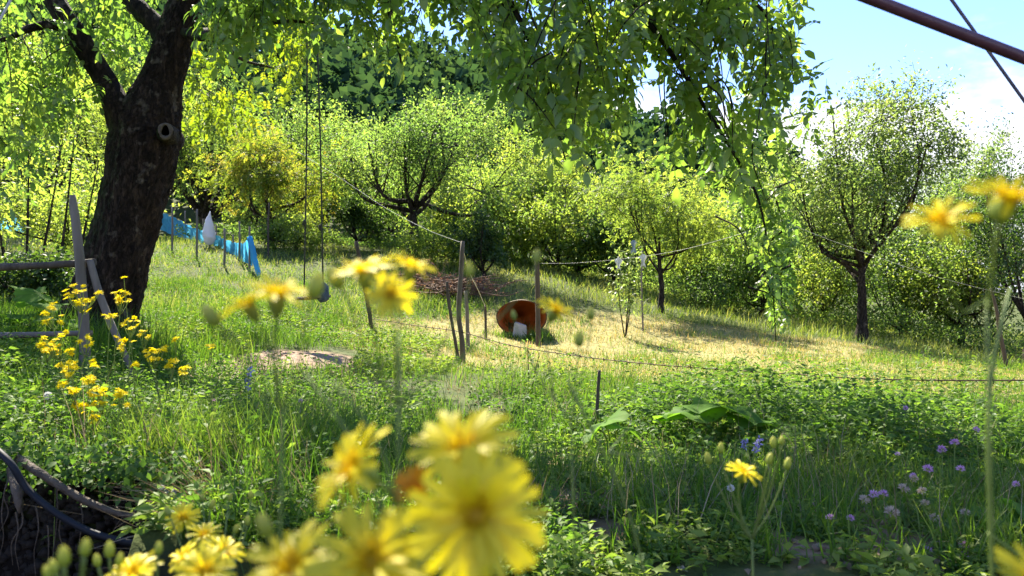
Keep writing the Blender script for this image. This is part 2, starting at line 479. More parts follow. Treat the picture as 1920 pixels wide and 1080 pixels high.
m_walnut = leaf_mat("walnut leaf", S((.06, .12, .028), (.09, .165, .034), (.135, .21, .042), (.19, .25, .05)), trans=.6, rough=.4, noise=.9, vary=.25, spec=.3, tboost=(2.4, 2.3, 1.1))
m_walnut_lit = leaf_mat("sunlit walnut leaf", S((.07, .125, .012), (.11, .17, .014), (.16, .21, .016), (.24, .25, .02)), trans=.58, noise=1.2)  # backlit far side of the crown: the sun's yellow is put into the leaf colour
TB = (2.2, 2.2, 1.4)
m_lf = {
    "fresh": leaf_mat("fresh green leaf", S((.055, .105, .026), (.085, .145, .033), (.12, .18, .04), (.17, .22, .052)), trans=.64, noise=.55, tboost=TB),
    "bright": leaf_mat("yellow green leaf", S((.075, .125, .024), (.12, .175, .03), (.165, .215, .037), (.23, .26, .046)), trans=.66, noise=.7, tboost=TB),
    "deep": leaf_mat("deep green leaf", S((.018, .045, .016), (.03, .068, .02), (.045, .09, .022), (.07, .12, .03)), trans=.42, noise=.7),
    "grey": leaf_mat("grey green leaf", S((.06, .105, .032), (.09, .14, .04), (.125, .17, .048), (.17, .21, .065)), trans=.64, noise=.6, rough=.42, tboost=TB, spec=.3),
    "autumn": leaf_mat("turning leaf", S((.08, .135, .016), (.13, .175, .017), (.19, .21, .025), (.27, .21, .03)), trans=.58, noise=1.6, tboost=TB),
    "forest": leaf_mat("forest leaf", S((.016, .044, .030), (.027, .062, .038), (.042, .084, .042), (.06, .105, .045)), trans=.32, noise=.12, spec=.0),
}

# ------------------------------------------------------------------ forested hill
b = Buf()
g = np.random.default_rng(5)
cand = []
for yy in np.arange(44, 128, 6.2):
    for xx in np.arange(-110, 62, 6.4):
        cand.append((xx + g.uniform(-2.4, 2.4), yy + g.uniform(-2.4, 2.4)))
cand = np.array(cand); cz = ground(cand[:, 0], cand[:, 1])
cpx, cpy = proj(np.stack([cand[:, 0], cand[:, 1], cz], -1))
keep = (cpx > -60) & (cpx < 1560) & (cpy < 520) & (cand[:, 0] < 52)
for (x, y), z in zip(cand[keep], cz[keep]):
    h = g.uniform(5.5, 9.0); r = g.uniform(2.9, 4.4); n = 520
    nb = 12
    bc = rdir(nb, g) * np.array([r * .68, r * .68, h * .36]); br = g.uniform(.35, .62, nb) * r
    k = g.integers(0, nb, n); o = rdir(n, g); o[:, 2] = np.abs(o[:, 2]) * .9 + .05 - .35 * (g.random(n) < .25); o[:, 1] -= .25; o = norm(o)
    pos = np.array([x, y, z + h * .58]) + bc[k] + o * br[k, None] * g.uniform(.8, 1.05, n)[:, None]
    V, T = scatter(*LEAF2, pos, o + rdir(n, g) * .9, o + rdir(n, g) * .5, g.uniform(.46, .88, n), np.full(n, 1.6))
    b.add(V, T, np.repeat(np.clip(g.normal(.5, .13) + g.normal(0, .1, n), .02, .98), 4))
fo = b.build("forest", m_lf["forest"])
tag(fo, "dark wooded hillside rising behind the orchard", "forest", kind="stuff")
# ------------------------------------------------------------------ orchard trees
def make_tree(name, label, px, d, top_py, width_px, mat, seed, n=16000, leaf=.085, clear=.25, trunk=.09, nlimb=6, nsub=6, blob=.42, lean=0.0,
              cat="tree", group=None, base=None, wsc=1.0, flat=1.0, bark=None, comp=None, shift=0.0, fork=None, lowest=-.6):
    g = np.random.default_rng(seed)
    n = int(n * (1.12 if comp is None else .85)); leaf = leaf * (.78 if comp is None else .9)
    B = onG(px, d) if base is None else np.array(base, float)
    top = CZ + (540 - top_py) / F_PX * d
    H = top - B[2]; rx = width_px / F_PX * d / 2 * 1.22
    root = empty(name, B); tag(root, label, cat, group)
    zc = B[2] + H * clear; rz = (H * (1 - clear)) / 2
    C = np.array([B[0] + lean + shift, B[1], zc + rz])
    fk = B + np.array([lean * .35, 0, max(H * (fork or clear) * 1.05, .25)])
    bk = bark or m_bark2
    pt = spline([B - [0, 0, .12], B + (fk - B) * .5 + g.normal(0, .03, 3) * [1, 1, 0], fk, fk + (C - fk) * .45 + g.normal(0, .06, 3)], 14)
    kk = np.linspace(0, 1, 14)
    V, T = tube(pt, trunk * (1.3 - .85 * kk) * np.where(kk < .12, 1.25, 1), 9, bump=.10, seed=seed)
    mesh_obj("trunk", V, T, bk, root, smooth_shade=True)
    tw_a, tw_b, tw_r = [], [], []
    rad3 = np.array([rx, rx * flat, rz])
    for k in range(nlimb):
        a = 2 * np.pi * (k + g.uniform(-.35, .35)) / nlimb; el = g.uniform(lowest if clear > .07 else -1.05, 1.15)
        dirn = np.array([math.cos(a) * math.cos(el), math.sin(a) * math.cos(el) * flat, math.sin(el)])
        reach = g.uniform(.5, 1.38)
        e = C + dirn * rad3 * .62 * reach
        s = pt[g.integers(6, 12)]
        mid = (s + e) / 2 + np.array([dirn[0] * .12, dirn[1] * .12, -.10]) * rx + g.normal(0, .06, 3) * rx
        pl = spline([s, mid, e], 9)
        lb = Buf(); lb.add(*tube(pl, trunk * np.linspace(.50, .14, 9), 6, bump=.06, seed=seed + k))
        for j in range(nsub):
            q = pl[g.integers(3, 9)]
            o = rdir(1, g)[0]; o[2] = o[2] * .8 + .12
            f = (e if j % 3 else C + (e - C) * g.uniform(.1, .9)) + o * rad3 * g.uniform(.2, .55) * reach
            rel = (f - C) / rad3; rl = np.linalg.norm(rel)
            if rl > 1.25: f = C + (f - C) / rl * g.uniform(.9, 1.2)
            sp_ = spline([q, (q + f) / 2 + g.normal(0, .07, 3) * rx * .6, f], 6)
            lb.add(*tube(sp_, trunk * np.linspace(.15, .05, 6), 4, cap=False))
            for t_ in range(5):
                w0 = sp_[g.integers(2, 6)]; dv = norm((w0 - C) / rad3 * .7 + rdir(1, g)[0] * .85 + np.array([0, 0, .28]))
                w1 = w0 + dv * rx * blob * g.uniform(.45, 1.15)
                lb.add(*tube(np.array([w0, w1]), trunk * .04, 3, cap=False))
                tw_a.append(w0); tw_b.append(w1); tw_r.append(rx * blob * g.uniform(.16, .46))
        lb.build("limb", bk, root, smooth_shade=True)
    tw_a, tw_b, tw_r = np.array(tw_a), np.array(tw_b), np.array(tw_r)
    k = g.integers(0, len(tw_a), n); u_ = g.random(n) ** .8
    o = rdir(n, g)
    pos = tw_a[k] + (tw_b[k] - tw_a[k]) * u_[:, None] + g.normal(0, 1, (n, 3)) * (tw_r[k] * (1.15 - .75 * u_))[:, None]
    pos[:, 2] = np.maximum(pos[:, 2], B[2] + .06)
    dr = norm(tw_b[k] - tw_a[k]) * .7 + o * .9 + np.array([0, 0, -.3]); up = rdir(n, g) * .7 + np.array([0, 0, 1.0])
    br = g.normal(.5, .13, len(tw_a))
    rv = np.clip(br[k] + g.normal(0, .10, n), .02, .98)
    if comp is not None:
        V, T, r = scatter_c(comp, pos, dr, up, g.uniform(.7, 1.2, n) * leaf, rv)
    else:
        V, T = scatter(*LEAF2, pos, dr, up, g.uniform(.6, 1.25, n) * leaf, np.full(n, wsc)); r = np.repeat(rv, 4)
    mesh_obj("crown", V, T, mat, root, r)
    return root

C_LO = compound(LEAF2, 3, .42, .3, np.random.default_rng(3))
ORCH = "trees around the meadow edge"
mt = make_tree
mt("fruit_tree", "round spreading fruit tree with bare forked branches showing, centre of the orchard", 775, 19.5, 165, 320, m_lf["fresh"], 21, n=20000, leaf=.10, clear=.13, fork=.26, trunk=.12, nlimb=10, nsub=6, blob=.32, group=ORCH)
mt("leafy_tree", "tall yellow-green tree just behind the two swing ropes", 600, 27, 185, 230, m_lf["fresh"], 22, n=10000, leaf=.13, clear=.12, trunk=.13, group=ORCH)
mt("leafy_tree", "yellowing tree with orange-tinted leaves between the dark trunk and the swing", 505, 21, 225, 230, m_lf["autumn"], 23, n=5200, leaf=.17, clear=.22, trunk=.09, comp=C_LO, blob=.36, group=ORCH)
mt("leafy_tree", "dark-trunked green tree behind the white bag and blue net", 385, 28, 110, 300, m_lf["fresh"], 24, n=9500, leaf=.14, clear=.16, trunk=.26, nlimb=7, group=ORCH)
mt("leafy_tree", "sunlit tree filling the gap beneath the walnut's leaning left limb", 60, 21, 60, 330, m_lf["bright"], 25, n=9500, leaf=.12, clear=.10, trunk=.10, group=ORCH)
mt("leafy_tree", "green tree partly hidden behind the big dark walnut trunk", 235, 25, 110, 330, m_lf["bright"], 26, n=11000, leaf=.13, clear=.10, trunk=.12, group=ORCH)
mt("leafy_tree", "bushy tree between the swing ropes and the round fruit tree", 690, 26, 245, 200, m_lf["fresh"], 27, n=10000, leaf=.12, clear=.08, trunk=.09, group=ORCH)
mt("bushy_tree", "dense yellow-green bushy tree behind the rust-red tub", 985, 24, 275, 220, m_lf["bright"], 28, n=20000, leaf=.11, clear=.04, trunk=.09, group=ORCH)
mt("bushy_tree", "low bright bushy tree left of the slender-trunked yellow tree", 1085, 23, 325, 210, m_lf["bright"], 29, n=19000, leaf=.11, clear=.04, trunk=.09, group=ORCH)
mt("young_tree", "young yellow-leaved tree on a slender straight trunk in the straw meadow", 1237, 17.2, 310, 250, m_lf["bright"], 30, n=4000, leaf=.16, clear=.30, trunk=.055, comp=C_LO, blob=.36, group=ORCH)
mt("leafy_tree", "green tree behind the long trailing walnut branch", 1390, 25, 355, 240, m_lf["fresh"], 31, n=18000, leaf=.12, clear=.05, trunk=.09, group=ORCH)
mt("leafy_tree", "pale tree in the dip between the trailing branch and the dark forked trunk", 1500, 28, 300, 230, m_lf["bright"], 32, n=10000, leaf=.13, clear=.06, trunk=.1, group=ORCH)
mt("forked_tree", "tall grey-green tree on a dark forked trunk right of the meadow", 1615, 17.2, 165, 360, m_lf["grey"], 33, n=24000, leaf=.11, clear=.15, fork=.30, lowest=-.9, trunk=.095, nlimb=12, blob=.32, group=ORCH)
mt("leafy_tree", "slim-trunked tree just right of the dark forked trunk", 1700, 22, 330, 240, m_lf["fresh"], 34, n=9000, leaf=.12, clear=.26, trunk=.07, group=ORCH)
mt("leafy_tree", "pale-topped tree rising under the white cloud", 1810, 24, 262, 200, m_lf["grey"], 35, n=16000, leaf=.12, clear=.08, trunk=.09, group=ORCH)
mt("leafy_tree", "dark green tree cut off by the picture's right edge", 1930, 17, 250, 260, m_lf["deep"], 36, n=10500, leaf=.10, clear=.12, trunk=.09, group=ORCH)
mt("leafy_tree", "low green tree filling the far right corner of the meadow", 1800, 20, 420, 260, m_lf["bright"], 37, n=9000, leaf=.11, clear=.2, trunk=.07, group=ORCH)
mt("evergreen_shrub", "dark upright evergreen shrub behind the tall fence post", 905, 17.5, 380, 80, m_lf["deep"], 38, n=4200, leaf=.095, clear=.02, trunk=.05, cat="shrub", nlimb=7, nsub=4, blob=.5)
mt("evergreen_shrub", "dark evergreen shrub to the right of the swing ropes", 668, 21, 345, 80, m_lf["deep"], 39, n=3800, leaf=.11, clear=.02, trunk=.05, cat="shrub", nlimb=7, nsub=4, blob=.5)
mt("leafy_shrub", "low sunlit shrub at the fruit tree's foot", 850, 19, 400, 150, m_lf["bright"], 40, n=6000, leaf=.09, clear=.02, trunk=.04, cat="shrub", nlimb=5)
mt("leafy_shrub", "low shrub under the trailing branch at the meadow's far edge", 1330, 20.5, 490, 170, m_lf["fresh"], 41, n=7000, leaf=.09, clear=.02, trunk=.04, cat="shrub", nlimb=5)
mt("leafy_shrub", "sunlit shrub on the slope behind the blue net's right end", 555, 19.5, 400, 130, m_lf["bright"], 43, n=5000, leaf=.09, clear=.02, trunk=.04, cat="shrub", nlimb=5)
mt("leafy_shrub", "shady shrub at the left edge behind the fence rails", 60, 8.6, 470, 150, m_lf["deep"], 44, n=4500, leaf=.075, clear=.02, trunk=.03, cat="shrub", nlimb=5)
mt("leafy_shrub", "thick sunlit bush on the far left slope", 120, 15, 330, 230, m_lf["bright"], 45, n=6500, leaf=.09, clear=.05, trunk=.04, cat="shrub", nlimb=6)

for k, (a, d, ty, w) in enumerate([(880, 31, 345, 250), (1130, 31, 400, 260), (1290, 32, 405, 260), (1440, 33, 395, 260), (730, 32, 270, 260), (480, 33, 215, 260), (1620, 31, 330, 260), (130, 32, 90, 320)]):
    mt("leafy_tree", ["bright tree behind the gap between fruit tree and bushy tree", "back-row tree behind the low bright bushy tree", "back-row tree rising behind the slender-trunked tree", "back-row tree behind the hanging branch tip", "back-row tree behind the fruit tree's left side", "tall back-row tree behind the yellowing tree", "back-row tree behind the dark forked trunk", "back-row tree high on the left slope"][k], a, d, ty, w, m_lf["bright" if k % 2 else "fresh"], 70 + k, n=7000, leaf=.19, clear=.04, trunk=.10, nlimb=6, group=ORCH)

FILL = ["loose bright tree between the swing ropes and the fruit tree's left branches", "loose tree close behind the fruit tree's right side", "leafy sapling-like tree directly above the brush pile", "irregular bright tree just left of the two-stemmed sapling", "loose tree between the two-stemmed sapling and the slender trunk", "pale loose tree right of the slender trunk", "loose bright tree behind the tip of the trailing branch", "loose tree left of the dark forked trunk", "loose tree right of the dark forked trunk", "airy tree below the right-hand blurred blooms"]
for k, (a, d, ty, w, mk) in enumerate([(705, 24, 285, 150, "fresh"), (850, 23, 300, 170, "bright"), (925, 22, 335, 130, "bright"), (1045, 21.5, 345, 150, "bright"), (1150, 21, 360, 150, "fresh"), (1315, 21, 375, 170, "bright"), (1430, 20.5, 400, 170, "fresh"), (1545, 21, 370, 170, "bright"), (1690, 21, 395, 190, "fresh"), (1850, 20, 390, 190, "fresh")]):
    mt("leafy_tree", FILL[k], a, d, ty, w, m_lf[mk], 90 + k, n=5200, leaf=.135, clear=.03, trunk=.05, nlimb=8, nsub=5, blob=.5, group=ORCH)

# undergrowth closing the foot of the tree line
g = np.random.default_rng(60)
n = 24000
t = g.random(n); ex = np.interp(t, [0, .25, .5, .75, 1], [-9, -2.0, 4.5, 9.5, 14]); ey = np.interp(t, [0, .25, .5, .75, 1], [21.5, 21.5, 21.0, 18.6, 15.6]) + np.abs(g.normal(0, 1.5, n))
ez = ground(ex, ey); hh = (gnoise(ex, ey, .9, 21) * 1.0 + .1) * np.interp(ex, [-2, 2, 14], [.45, 1, 1])
pos = np.stack([ex, ey, ez + hh * g.random(n) ** .8], -1)
V, T = scatter(*LEAF2, pos, rdir(n, g) + [0, -.3, .3], rdir(n, g) + [0, 0, .8], g.uniform(.045, .095, n))
tag(mesh_obj("undergrowth", V, T, m_lf["fresh"], rnd=np.repeat(np.clip(g.normal(.4, .18, n), 0, 1), 4)), "tangled green undergrowth along the foot of the trees", "undergrowth", kind="stuff")

# ------------------------------------------------------------------ the big walnut
TD = 7.0
wb = onG(190, TD)
walnut = empty("walnut_tree", wb)
tag(walnut, "massive old walnut tree with dark leaning trunk and overhanging crown", "tree")
px_m = TD / F_PX
tr_pts = [(150, 700, 190), (172, 655, 168), (187, 600, 142), (210, 520, 126), (236, 430, 118), (257, 340, 124), (271, 265, 130), (283, 215, 116), (300, 160, 86), (319, 105, 76), (336, 50, 70), (354, -10, 62), (375, -80, 54), (382, -170, 46)]
tp = spline([np.append(P(a, b_, TD), w * px_m / 2 * .93) for a, b_, w in tr_pts], 190)
V, T = tube(tp[:, :3], tp[:, 3], 96, bump=.035, seed=4, freq=2.5, ridge=.05)
mesh_obj("trunk", V, T, m_bark, walnut, smooth_shade=True)
def limb(pts, seg=10, n=26, bump=.06, seed=0, name="limb"):
    q = spline([np.append(P(a, b_, d), r) for a, b_, d, r in pts], n)
    V, T = tube(q[:, :3], q[:, 3], seg, bump=bump, seed=seed)
    mesh_obj(name, V, T, m_bark, walnut, smooth_shade=True)
    return q[:, :3]
limbs = [
    limb([(250, 262, 6.95, .17), (222, 205, 6.9, .12), (196, 150, 6.9, .095), (160, 90, 6.85, .09), (128, 40, 6.8, .085), (92, -15, 6.8, .08), (40, -90, 6.8, .06), (-60, -200, 6.8, .03)], seed=1, seg=16, n=40),
    limb([(165, 95, 6.85, .06), (110, 50, 6.7, .04), (60, 52, 6.6, .032), (15, 72, 6.5, .02), (-60, 90, 6.4, .01)], seed=2),
    limb([(322, 85, 7.0, .11), (292, 45, 7.05, .085), (262, 18, 7.1, .085), (235, -15, 7.2, .08), (190, -90, 7.4, .05), (150, -220, 7.8, .03)], seed=3, seg=14, n=34),
    limb([(372, -80, 7.0, .13), (470, -95, 7.6, .10), (590, -60, 8.4, .075), (720, -60, 9.0, .05), (850, -90, 9.4, .02)], seed=5),
    limb([(376, -120, 7.0, .13), (560, -220, 6.4, .10), (800, -190, 5.8, .075), (1000, -120, 5.3, .055), (1140, -30, 5.1, .026), (1230, 60, 5.0, .019), (1330, 215, 5.0, .013), (1395, 320, 5.0, .009), (1425, 385, 5.0, .007), (1445, 500, 5.0, .004), (1455, 640, 5.05, .003)], seed=6, seg=8, n=60),
    limb([(560, -220, 6.4, .08), (760, -330, 5.4, .06), (980, -260, 4.7, .045), (1150, -140, 4.5, .03), (1320, -60, 4.7, .022), (1430, 20, 4.9, .010), (1465, 110, 5.0, .004)], seed=7, seg=7, n=40),
    limb([(800, -190, 5.8, .05), (860, -120, 5.0, .035), (930, -40, 4.6, .022), (985, 60, 4.5, .014), (1030, 180, 4.5, .009), (1060, 300, 4.5, .004)], seed=8, seg=6),
    limb([(340, 60, 6.95, .05), (390, 72, 6.6, .03), (450, 60, 6.2, .022), (530, 40, 5.9, .015), (600, 45, 5.7, .006)], seed=9, seg=6),
    limb([(335, 75, 7.1, .05), (400, 60, 8.4, .03), (450, 110, 9.6, .02), (520, 130, 10.4, .012), (560, 150, 10.8, .005)], seed=10, seg=6),
    limb([(470, -95, 7.6, .06), (640, -130, 6.6, .04), (700, -60, 6.0, .026), (735, 40, 5.7, .014), (755, 130, 5.6, .006)], seed=11, seg=6),
]
for k, pr in enumerate([[(215, 600, 6.75, .12), (250, 650, 6.6, .09), (285, 690, 6.45, .05), (320, 720, 6.3, .02)], [(150, 590, 6.8, .15), (110, 640, 6.7, .11), (70, 680, 6.5, .06), (30, 700, 6.3, .02)], [(180, 620, 6.7, .13), (175, 670, 6.45, .10), (170, 720, 6.2, .05), (160, 750, 6.0, .02)]]):
    limb(pr, seed=30 + k, seg=14, n=20, name="buttress_root")
# the sawn branch stub: a ring of callus round a hollow
kc = P(311, 247, 6.70)
kd = norm(np.array([.30, -1, .08]))
ux = norm(np.cross(kd, [0, 0, 1.0])); uz = np.cross(ux, kd)
a = np.linspace(0, 2 * np.pi, 29)
V, T = tube(np.array([kc + .05 * (ux * math.cos(q) * .85 + uz * math.sin(q) * 1.15) + kd * .02 for q in a]), np.array(.015 + .004 * np.sin(a * 3)), 8, bump=.12, seed=3, cap=False)
m_callus = solid("pale callus wood", S((.045, .032, .024), (.10, .077, .058), (.17, .135, .105)), 30, bump=.4)
mesh_obj("knot_ring", V, T, m_callus, walnut, smooth_shade=True)
V, T = tube(np.array([kc + kd * q for q in np.linspace(.004, -.25, 5)]), [.05, .047, .04, .03, .02], 12)
V, T = V[:-2], T[(T < len(V) - 2).all(1)]
mesh_obj("knot_hollow", V, np.vstack([T]), solid("rotten hollow", S((.01, .007, .005), (.03, .018, .012)), 30), walnut)
st = P(311, 247, 6.86)
V, T = tube(np.array([st - kd * .30, st - kd * .12, kc + kd * .005]), [.12, .10, .062], 16, bump=.05, seed=2)
V2, keep = V[:-2], (T < len(V) - 2).all(1)
mesh_obj("knot_collar", V2, T[keep], m_bark, walnut, smooth_shade=True)

# drooping leafy shoots, each with alternate compound leaves
C_HI = [compound(LEAF8, 3, .42, .34, np.random.default_rng(40 + q)) for q in range(4)]
shoots = []     # (points, leaf scale, material key, tight)
def shoots_in(px0, px1, py0, py1, d0, d1, n, seed, ls=.205, key="g", lean=0.0, ln=(.5, 1.0), bottoms=None):
    g = np.random.default_rng(seed)
    for _ in range(int(n * .95)):
        x = g.uniform(px0, px1); d = g.uniform(d0, d1)
        yb = (np.interp(x, *bottoms) if bottoms else py1) - .22 * ls / .3 / d * F_PX
        y1 = py0 + (yb - py0) * g.uniform(.12, 1) ** .8
        Lh = g.uniform(*ln) / d * F_PX
        y0 = y1 - Lh * g.uniform(.35, .8)
        x0 = x - (lean + g.normal(0, .55)) * Lh * .6
        p = [P(x0, y0, d + g.normal(0, .25)), P((x0 + x) / 2 + g.normal(0, 8), y0 + (y1 - y0) * .3, d), P(x, y1, d + g.normal(0, .15))]
        shoots.append((spline(p, 8), ls * g.uniform(.75, 1.15), key))
shoots_in(-40, 195, -60, 330, 6.2, 8.6, 70, 1, bottoms=([-40, 60, 120, 195], [430, 360, 250, 170]))
shoots_in(200, 330, -60, 150, 7.6, 9.2, 20, 2, bottoms=([200, 260, 330], [230, 170, 0]))
shoots_in(375, 615, -60, 120, 5.3, 6.6, 56, 3, bottoms=([375, 420, 500, 560, 615], [90, 130, 110, 120, 90]))
shoots_in(340, 600, 10, 300, 9.0, 11.5, 62, 4, key="y", bottoms=([340, 400, 480, 560, 600], [310, 290, 270, 180, 60]))
shoots_in(618, 790, -70, 180, 5.2, 6.2, 36, 5, lean=.2, bottoms=([618, 650, 700, 760, 790], [25, 60, 130, 180, 110]))
shoots_in(790, 905, -80, 80, 4.8, 6.0, 20, 6, bottoms=([790, 850, 905], [85, 60, 110]))
shoots_in(890, 1135, -80, 340, 4.2, 5.4, 70, 7, bottoms=([890, 920, 980, 1060, 1100, 1135], [100, 170, 290, 350, 320, 270]))
shoots_in(1000, 1180, 150, 390, 4.9, 5.6, 16, 8, bottoms=([1000, 1060, 1130, 1180], [300, 390, 370, 260]), ls=.20)
shoots_in(1130, 1215, -80, 240, 4.8, 5.8, 11, 9, bottoms=([1130, 1215], [250, 170]))
shoots_in(1205, 1500, -80, 260, 4.6, 5.8, 58, 10, bottoms=([1205, 1260, 1330, 1400, 1450, 1500], [120, 140, 190, 290, 310, 200]), lean=.15)
shoots_in(1270, 1545, 120, 400, 4.7, 5.4, 34, 11, bottoms=([1270, 1330, 1390, 1440, 1500, 1545], [180, 300, 400, 400, 320, 270]), ls=.20)
shoots_in(1240, 1420, 250, 370, 5.0, 5.6, 14, 14, bottoms=([1240, 1420], [330, 390]), ls=.24)
shoots_in(1405, 1500, 330, 560, 4.9, 5.3, 18, 12, ls=.16, ln=(.35, .6))
shoots_in(1435, 1478, 480, 640, 4.95, 5.15, 9, 13, ls=.09, ln=(.3, .5))
OUT_X = [-60, 0, 190, 330, 380, 600, 622, 680, 755, 795, 850, 890, 915, 960, 1020, 1060, 1100, 1140, 1170, 1210, 1250, 1330, 1400, 1432, 1478, 1500, 1540, 1560]
OUT_Y = [470, 450, 330, 170, 115, 125, 70, 145, 195, 120, 85, 110, 190, 275, 345, 390, 350, 295, 245, 225, 345, 395, 450, 640, 640, 430, 335, 250]
tw = Buf(); near, rest, resty = [], [], []
g = np.random.default_rng(77)
for pts, ls, key in shoots:
    Ls = np.linalg.norm(np.diff(pts, axis=0), axis=1).sum()
    ex_, ey_ = proj(pts[-1])
    if key == 'y' or (ey_ < np.interp(ex_, OUT_X, OUT_Y) and ex_ < 1490 and proj(pts[0])[0] < 1490): tw.add(*tube(pts, np.linspace(.0065, .002, 8), 4, cap=False))
    m = max(3, int(Ls / (.46 * ls)))
    uu = np.linspace(.12, 1, m)
    for q, t in enumerate(uu):
        f = t * 7; i0 = min(int(f), 6); pp = pts[i0] * (1 - f + i0) + pts[i0 + 1] * (f - i0)
        tg = norm(pts[i0 + 1] - pts[i0])
        side = norm(np.cross(tg, g.normal(size=3)))
        dr = side * .9 + tg * (.5 if t < .98 else 1.5) + np.array([0, 0, -.35]) + g.normal(0, .25, 3)
        up = np.array([0, 0, 1.0]) + g.normal(0, .45, 3)
        it = (pp, dr, up, ls * g.uniform(.75, 1.12), np.clip(g.normal(.42, .16), .03, .95))
        if key != "y":
            tip = pp + norm(dr) * it[3] * 1.05; tx, ty = proj(tip); bx_, by_ = proj(pp)
            lim = np.interp(tx, OUT_X, OUT_Y) + g.normal(0, 14)
            if max(ty, by_) > lim or tx > 1548 or (tx > 1512 and ty < 190): continue
            if 1195 < tx < 1410 and 110 < ty < 290 and g.random() < .45: continue
        (resty if key == "y" else rest).append(it)
tag(tw.build("twigs", m_bark2, walnut), kind="stuff")
# the 300 leaves that show largest are parts of their own
def vis(it):
    x, y = proj(it[0]); return it[3] / it[0][1] if (0 < x < 1920 and -20 < y < 700) else 0
rest.sort(key=vis, reverse=True)
single, rest = rest[:290], rest[290:]
C_ME = []
for V, T, r in C_HI:
    C_ME.append(make_mesh("leaf", V, T, m_walnut, r + .4))
for k, (p, dr, up, sc, rv) in enumerate(single):
    M = frames(dr[None], up[None])[0] * sc
    o = bpy.data.objects.new("leaf", C_ME[k % 4]); link(o, walnut)
    mw = np.eye(4); mw[:3, :3] = M; mw[:3, 3] = p - wb
    o.matrix_basis = Matrix(mw.tolist())
def leafmass(items, mat, nm, kind="stuff"):
    b = Buf(); arr = list(zip(*items)); k = np.arange(len(items)) % 4
    pos, dr, up, sc, rv = (np.array(q) for q in arr)
    for q in range(4):
        s = k == q
        b.add(*scatter_c(C_HI[q], pos[s], dr[s], up[s], sc[s], rv[s]))
    o = b.build(nm, mat, walnut); o["kind"] = kind; return o
leafmass(rest, m_walnut, "foliage")
leafmass(resty, m_walnut_lit, "sunlit_foliage")
# the rest of the crown overhead and behind, above the picture
g = np.random.default_rng(8)
NC = 120
cc = []
while len(cc) < NC:
    q = g.uniform(-1, 1, 3)
    if q @ q > 1: continue
    p = np.array([-1.2, 5.7, 5.6]) + q * [5.2, 4.0, 2.9]
    x, y = proj(p) if p[1] > .5 else (0, -9999)
    if p[1] > .5 and y > -75 - 130 / max(p[1], 1): continue
    cc.append(p)
cc = np.array(cc)
n = 750
k = g.integers(0, NC, n)
pos = cc[k] + rdir(n, g) * (g.random(n) ** .5 * .62)[:, None]
xx, yy = proj(pos); ok = ~((pos[:, 1] > .4) & (yy > -40)); pos = pos[ok]; n = len(pos)
V, T, r = scatter_c(C_LO, pos, rdir(n, g) + [0, 0, -.3], rdir(n, g) * .6 + [0, 0, 1], g.uniform(.26, .38, n), np.clip(g.normal(.45, .15, n), 0, 1))
o = mesh_obj("crown", V, T, m_walnut, walnut, r); o["kind"] = "stuff"
# ------------------------------------------------------------------ grass and weeds
m_gr_straw = leaf_mat("mown straw grass", S((.09, .14, .03), (.20, .20, .05), (.38, .30, .11), (.52, .40, .19)), trans=.4, noise=.8, rough=.6, tboost=(1.4, 1.3, .8))
m_gr_tall = leaf_mat("tall pale grass", S((.07, .13, .02), (.13, .19, .03), (.20, .24, .06), (.34, .33, .14)), trans=.45, noise=.6, rough=.55, tboost=(1.6, 1.6, .7))
m_gr_lush = leaf_mat("lush grass", S((.042, .095, .014), (.07, .145, .018), (.115, .185, .025), (.20, .245, .06)), trans=.45, noise=.9, rough=.45, tboost=(1.6, 1.7, .7), spec=.12)
m_weed = leaf_mat("broad weed leaf", S((.05, .10, .022), (.08, .155, .03), (.125, .20, .038), (.19, .25, .055)), trans=.45, noise=1.4, rough=.5, tboost=(1.8, 1.9, .8), spec=.1)
m_dry = leaf_mat("withered grass", S((.14, .10, .06), (.24, .18, .11), (.34, .27, .18)), trans=.3, rough=.7, tboost=(1, 1, .8))

def field(n, x0, x1, y0, y1, g, power=1.0):
    """points denser near the camera"""
    y = y0 * (y1 / y0) ** (g.random(n) ** power)
    return g.uniform(x0, x1, n), y

def in_view(x, y, z, mx=200):
    px, py = proj(np.stack([x, y, z], -1))
    return (px > -mx) & (px < 1920 + mx) & (py < 1180), px, py

def blades(name, mat, label, x, y, h, w, g, lean=.35, rmean=.5, rsd=.17, wind=(.0, 0, 0), wmin=.0006):
    z = ground(x, y) - .01
    n = len(x); pos = np.stack([x, y, z], -1)
    az = g.uniform(0, 2 * np.pi, n)
    lv = np.stack([np.cos(az), np.sin(az), 0 * az], -1) * (np.abs(g.normal(0, lean, n)))[:, None]
    d = np.array([0, 0, 1.0]) + lv + np.array(wind); up = lv + g.normal(0, .25, (n, 3)) * [1, 1, 0] + 1e-4
    w = np.maximum(w, y * wmin)
    V, T = scatter(*BLADE, pos, d, up, h, w / h)
    o = mesh_obj(name, V, T, mat, rnd=np.repeat(np.clip(g.normal(rmean, rsd, n), .01, .99), 5))
    return tag(o, label, "grass", kind="stuff")

g = np.random.default_rng(100)
# short straw-coloured meadow, mown
x, y = field(200000, -9, 15, 6.0, 24, g)
z = ground(x, y); ok, px, py = in_view(x, y, z); sm = straw_mask(x, y)
keep = ok & (g.random(len(x)) < (.25 + .75 * sm) * (1 - path_mask(x, y))) & (sm > .08)
x, y = x[keep], y[keep]; n = len(x)
blades("meadow_grass", m_gr_straw, "short straw-coloured grass across the sunny meadow", x, y, g.uniform(.03, .10, n) * (.45 + 1.1 * gnoise(x, y, 1.7, 31)), np.full(n, .005), g, lean=.8, rmean=.5, rsd=.24)
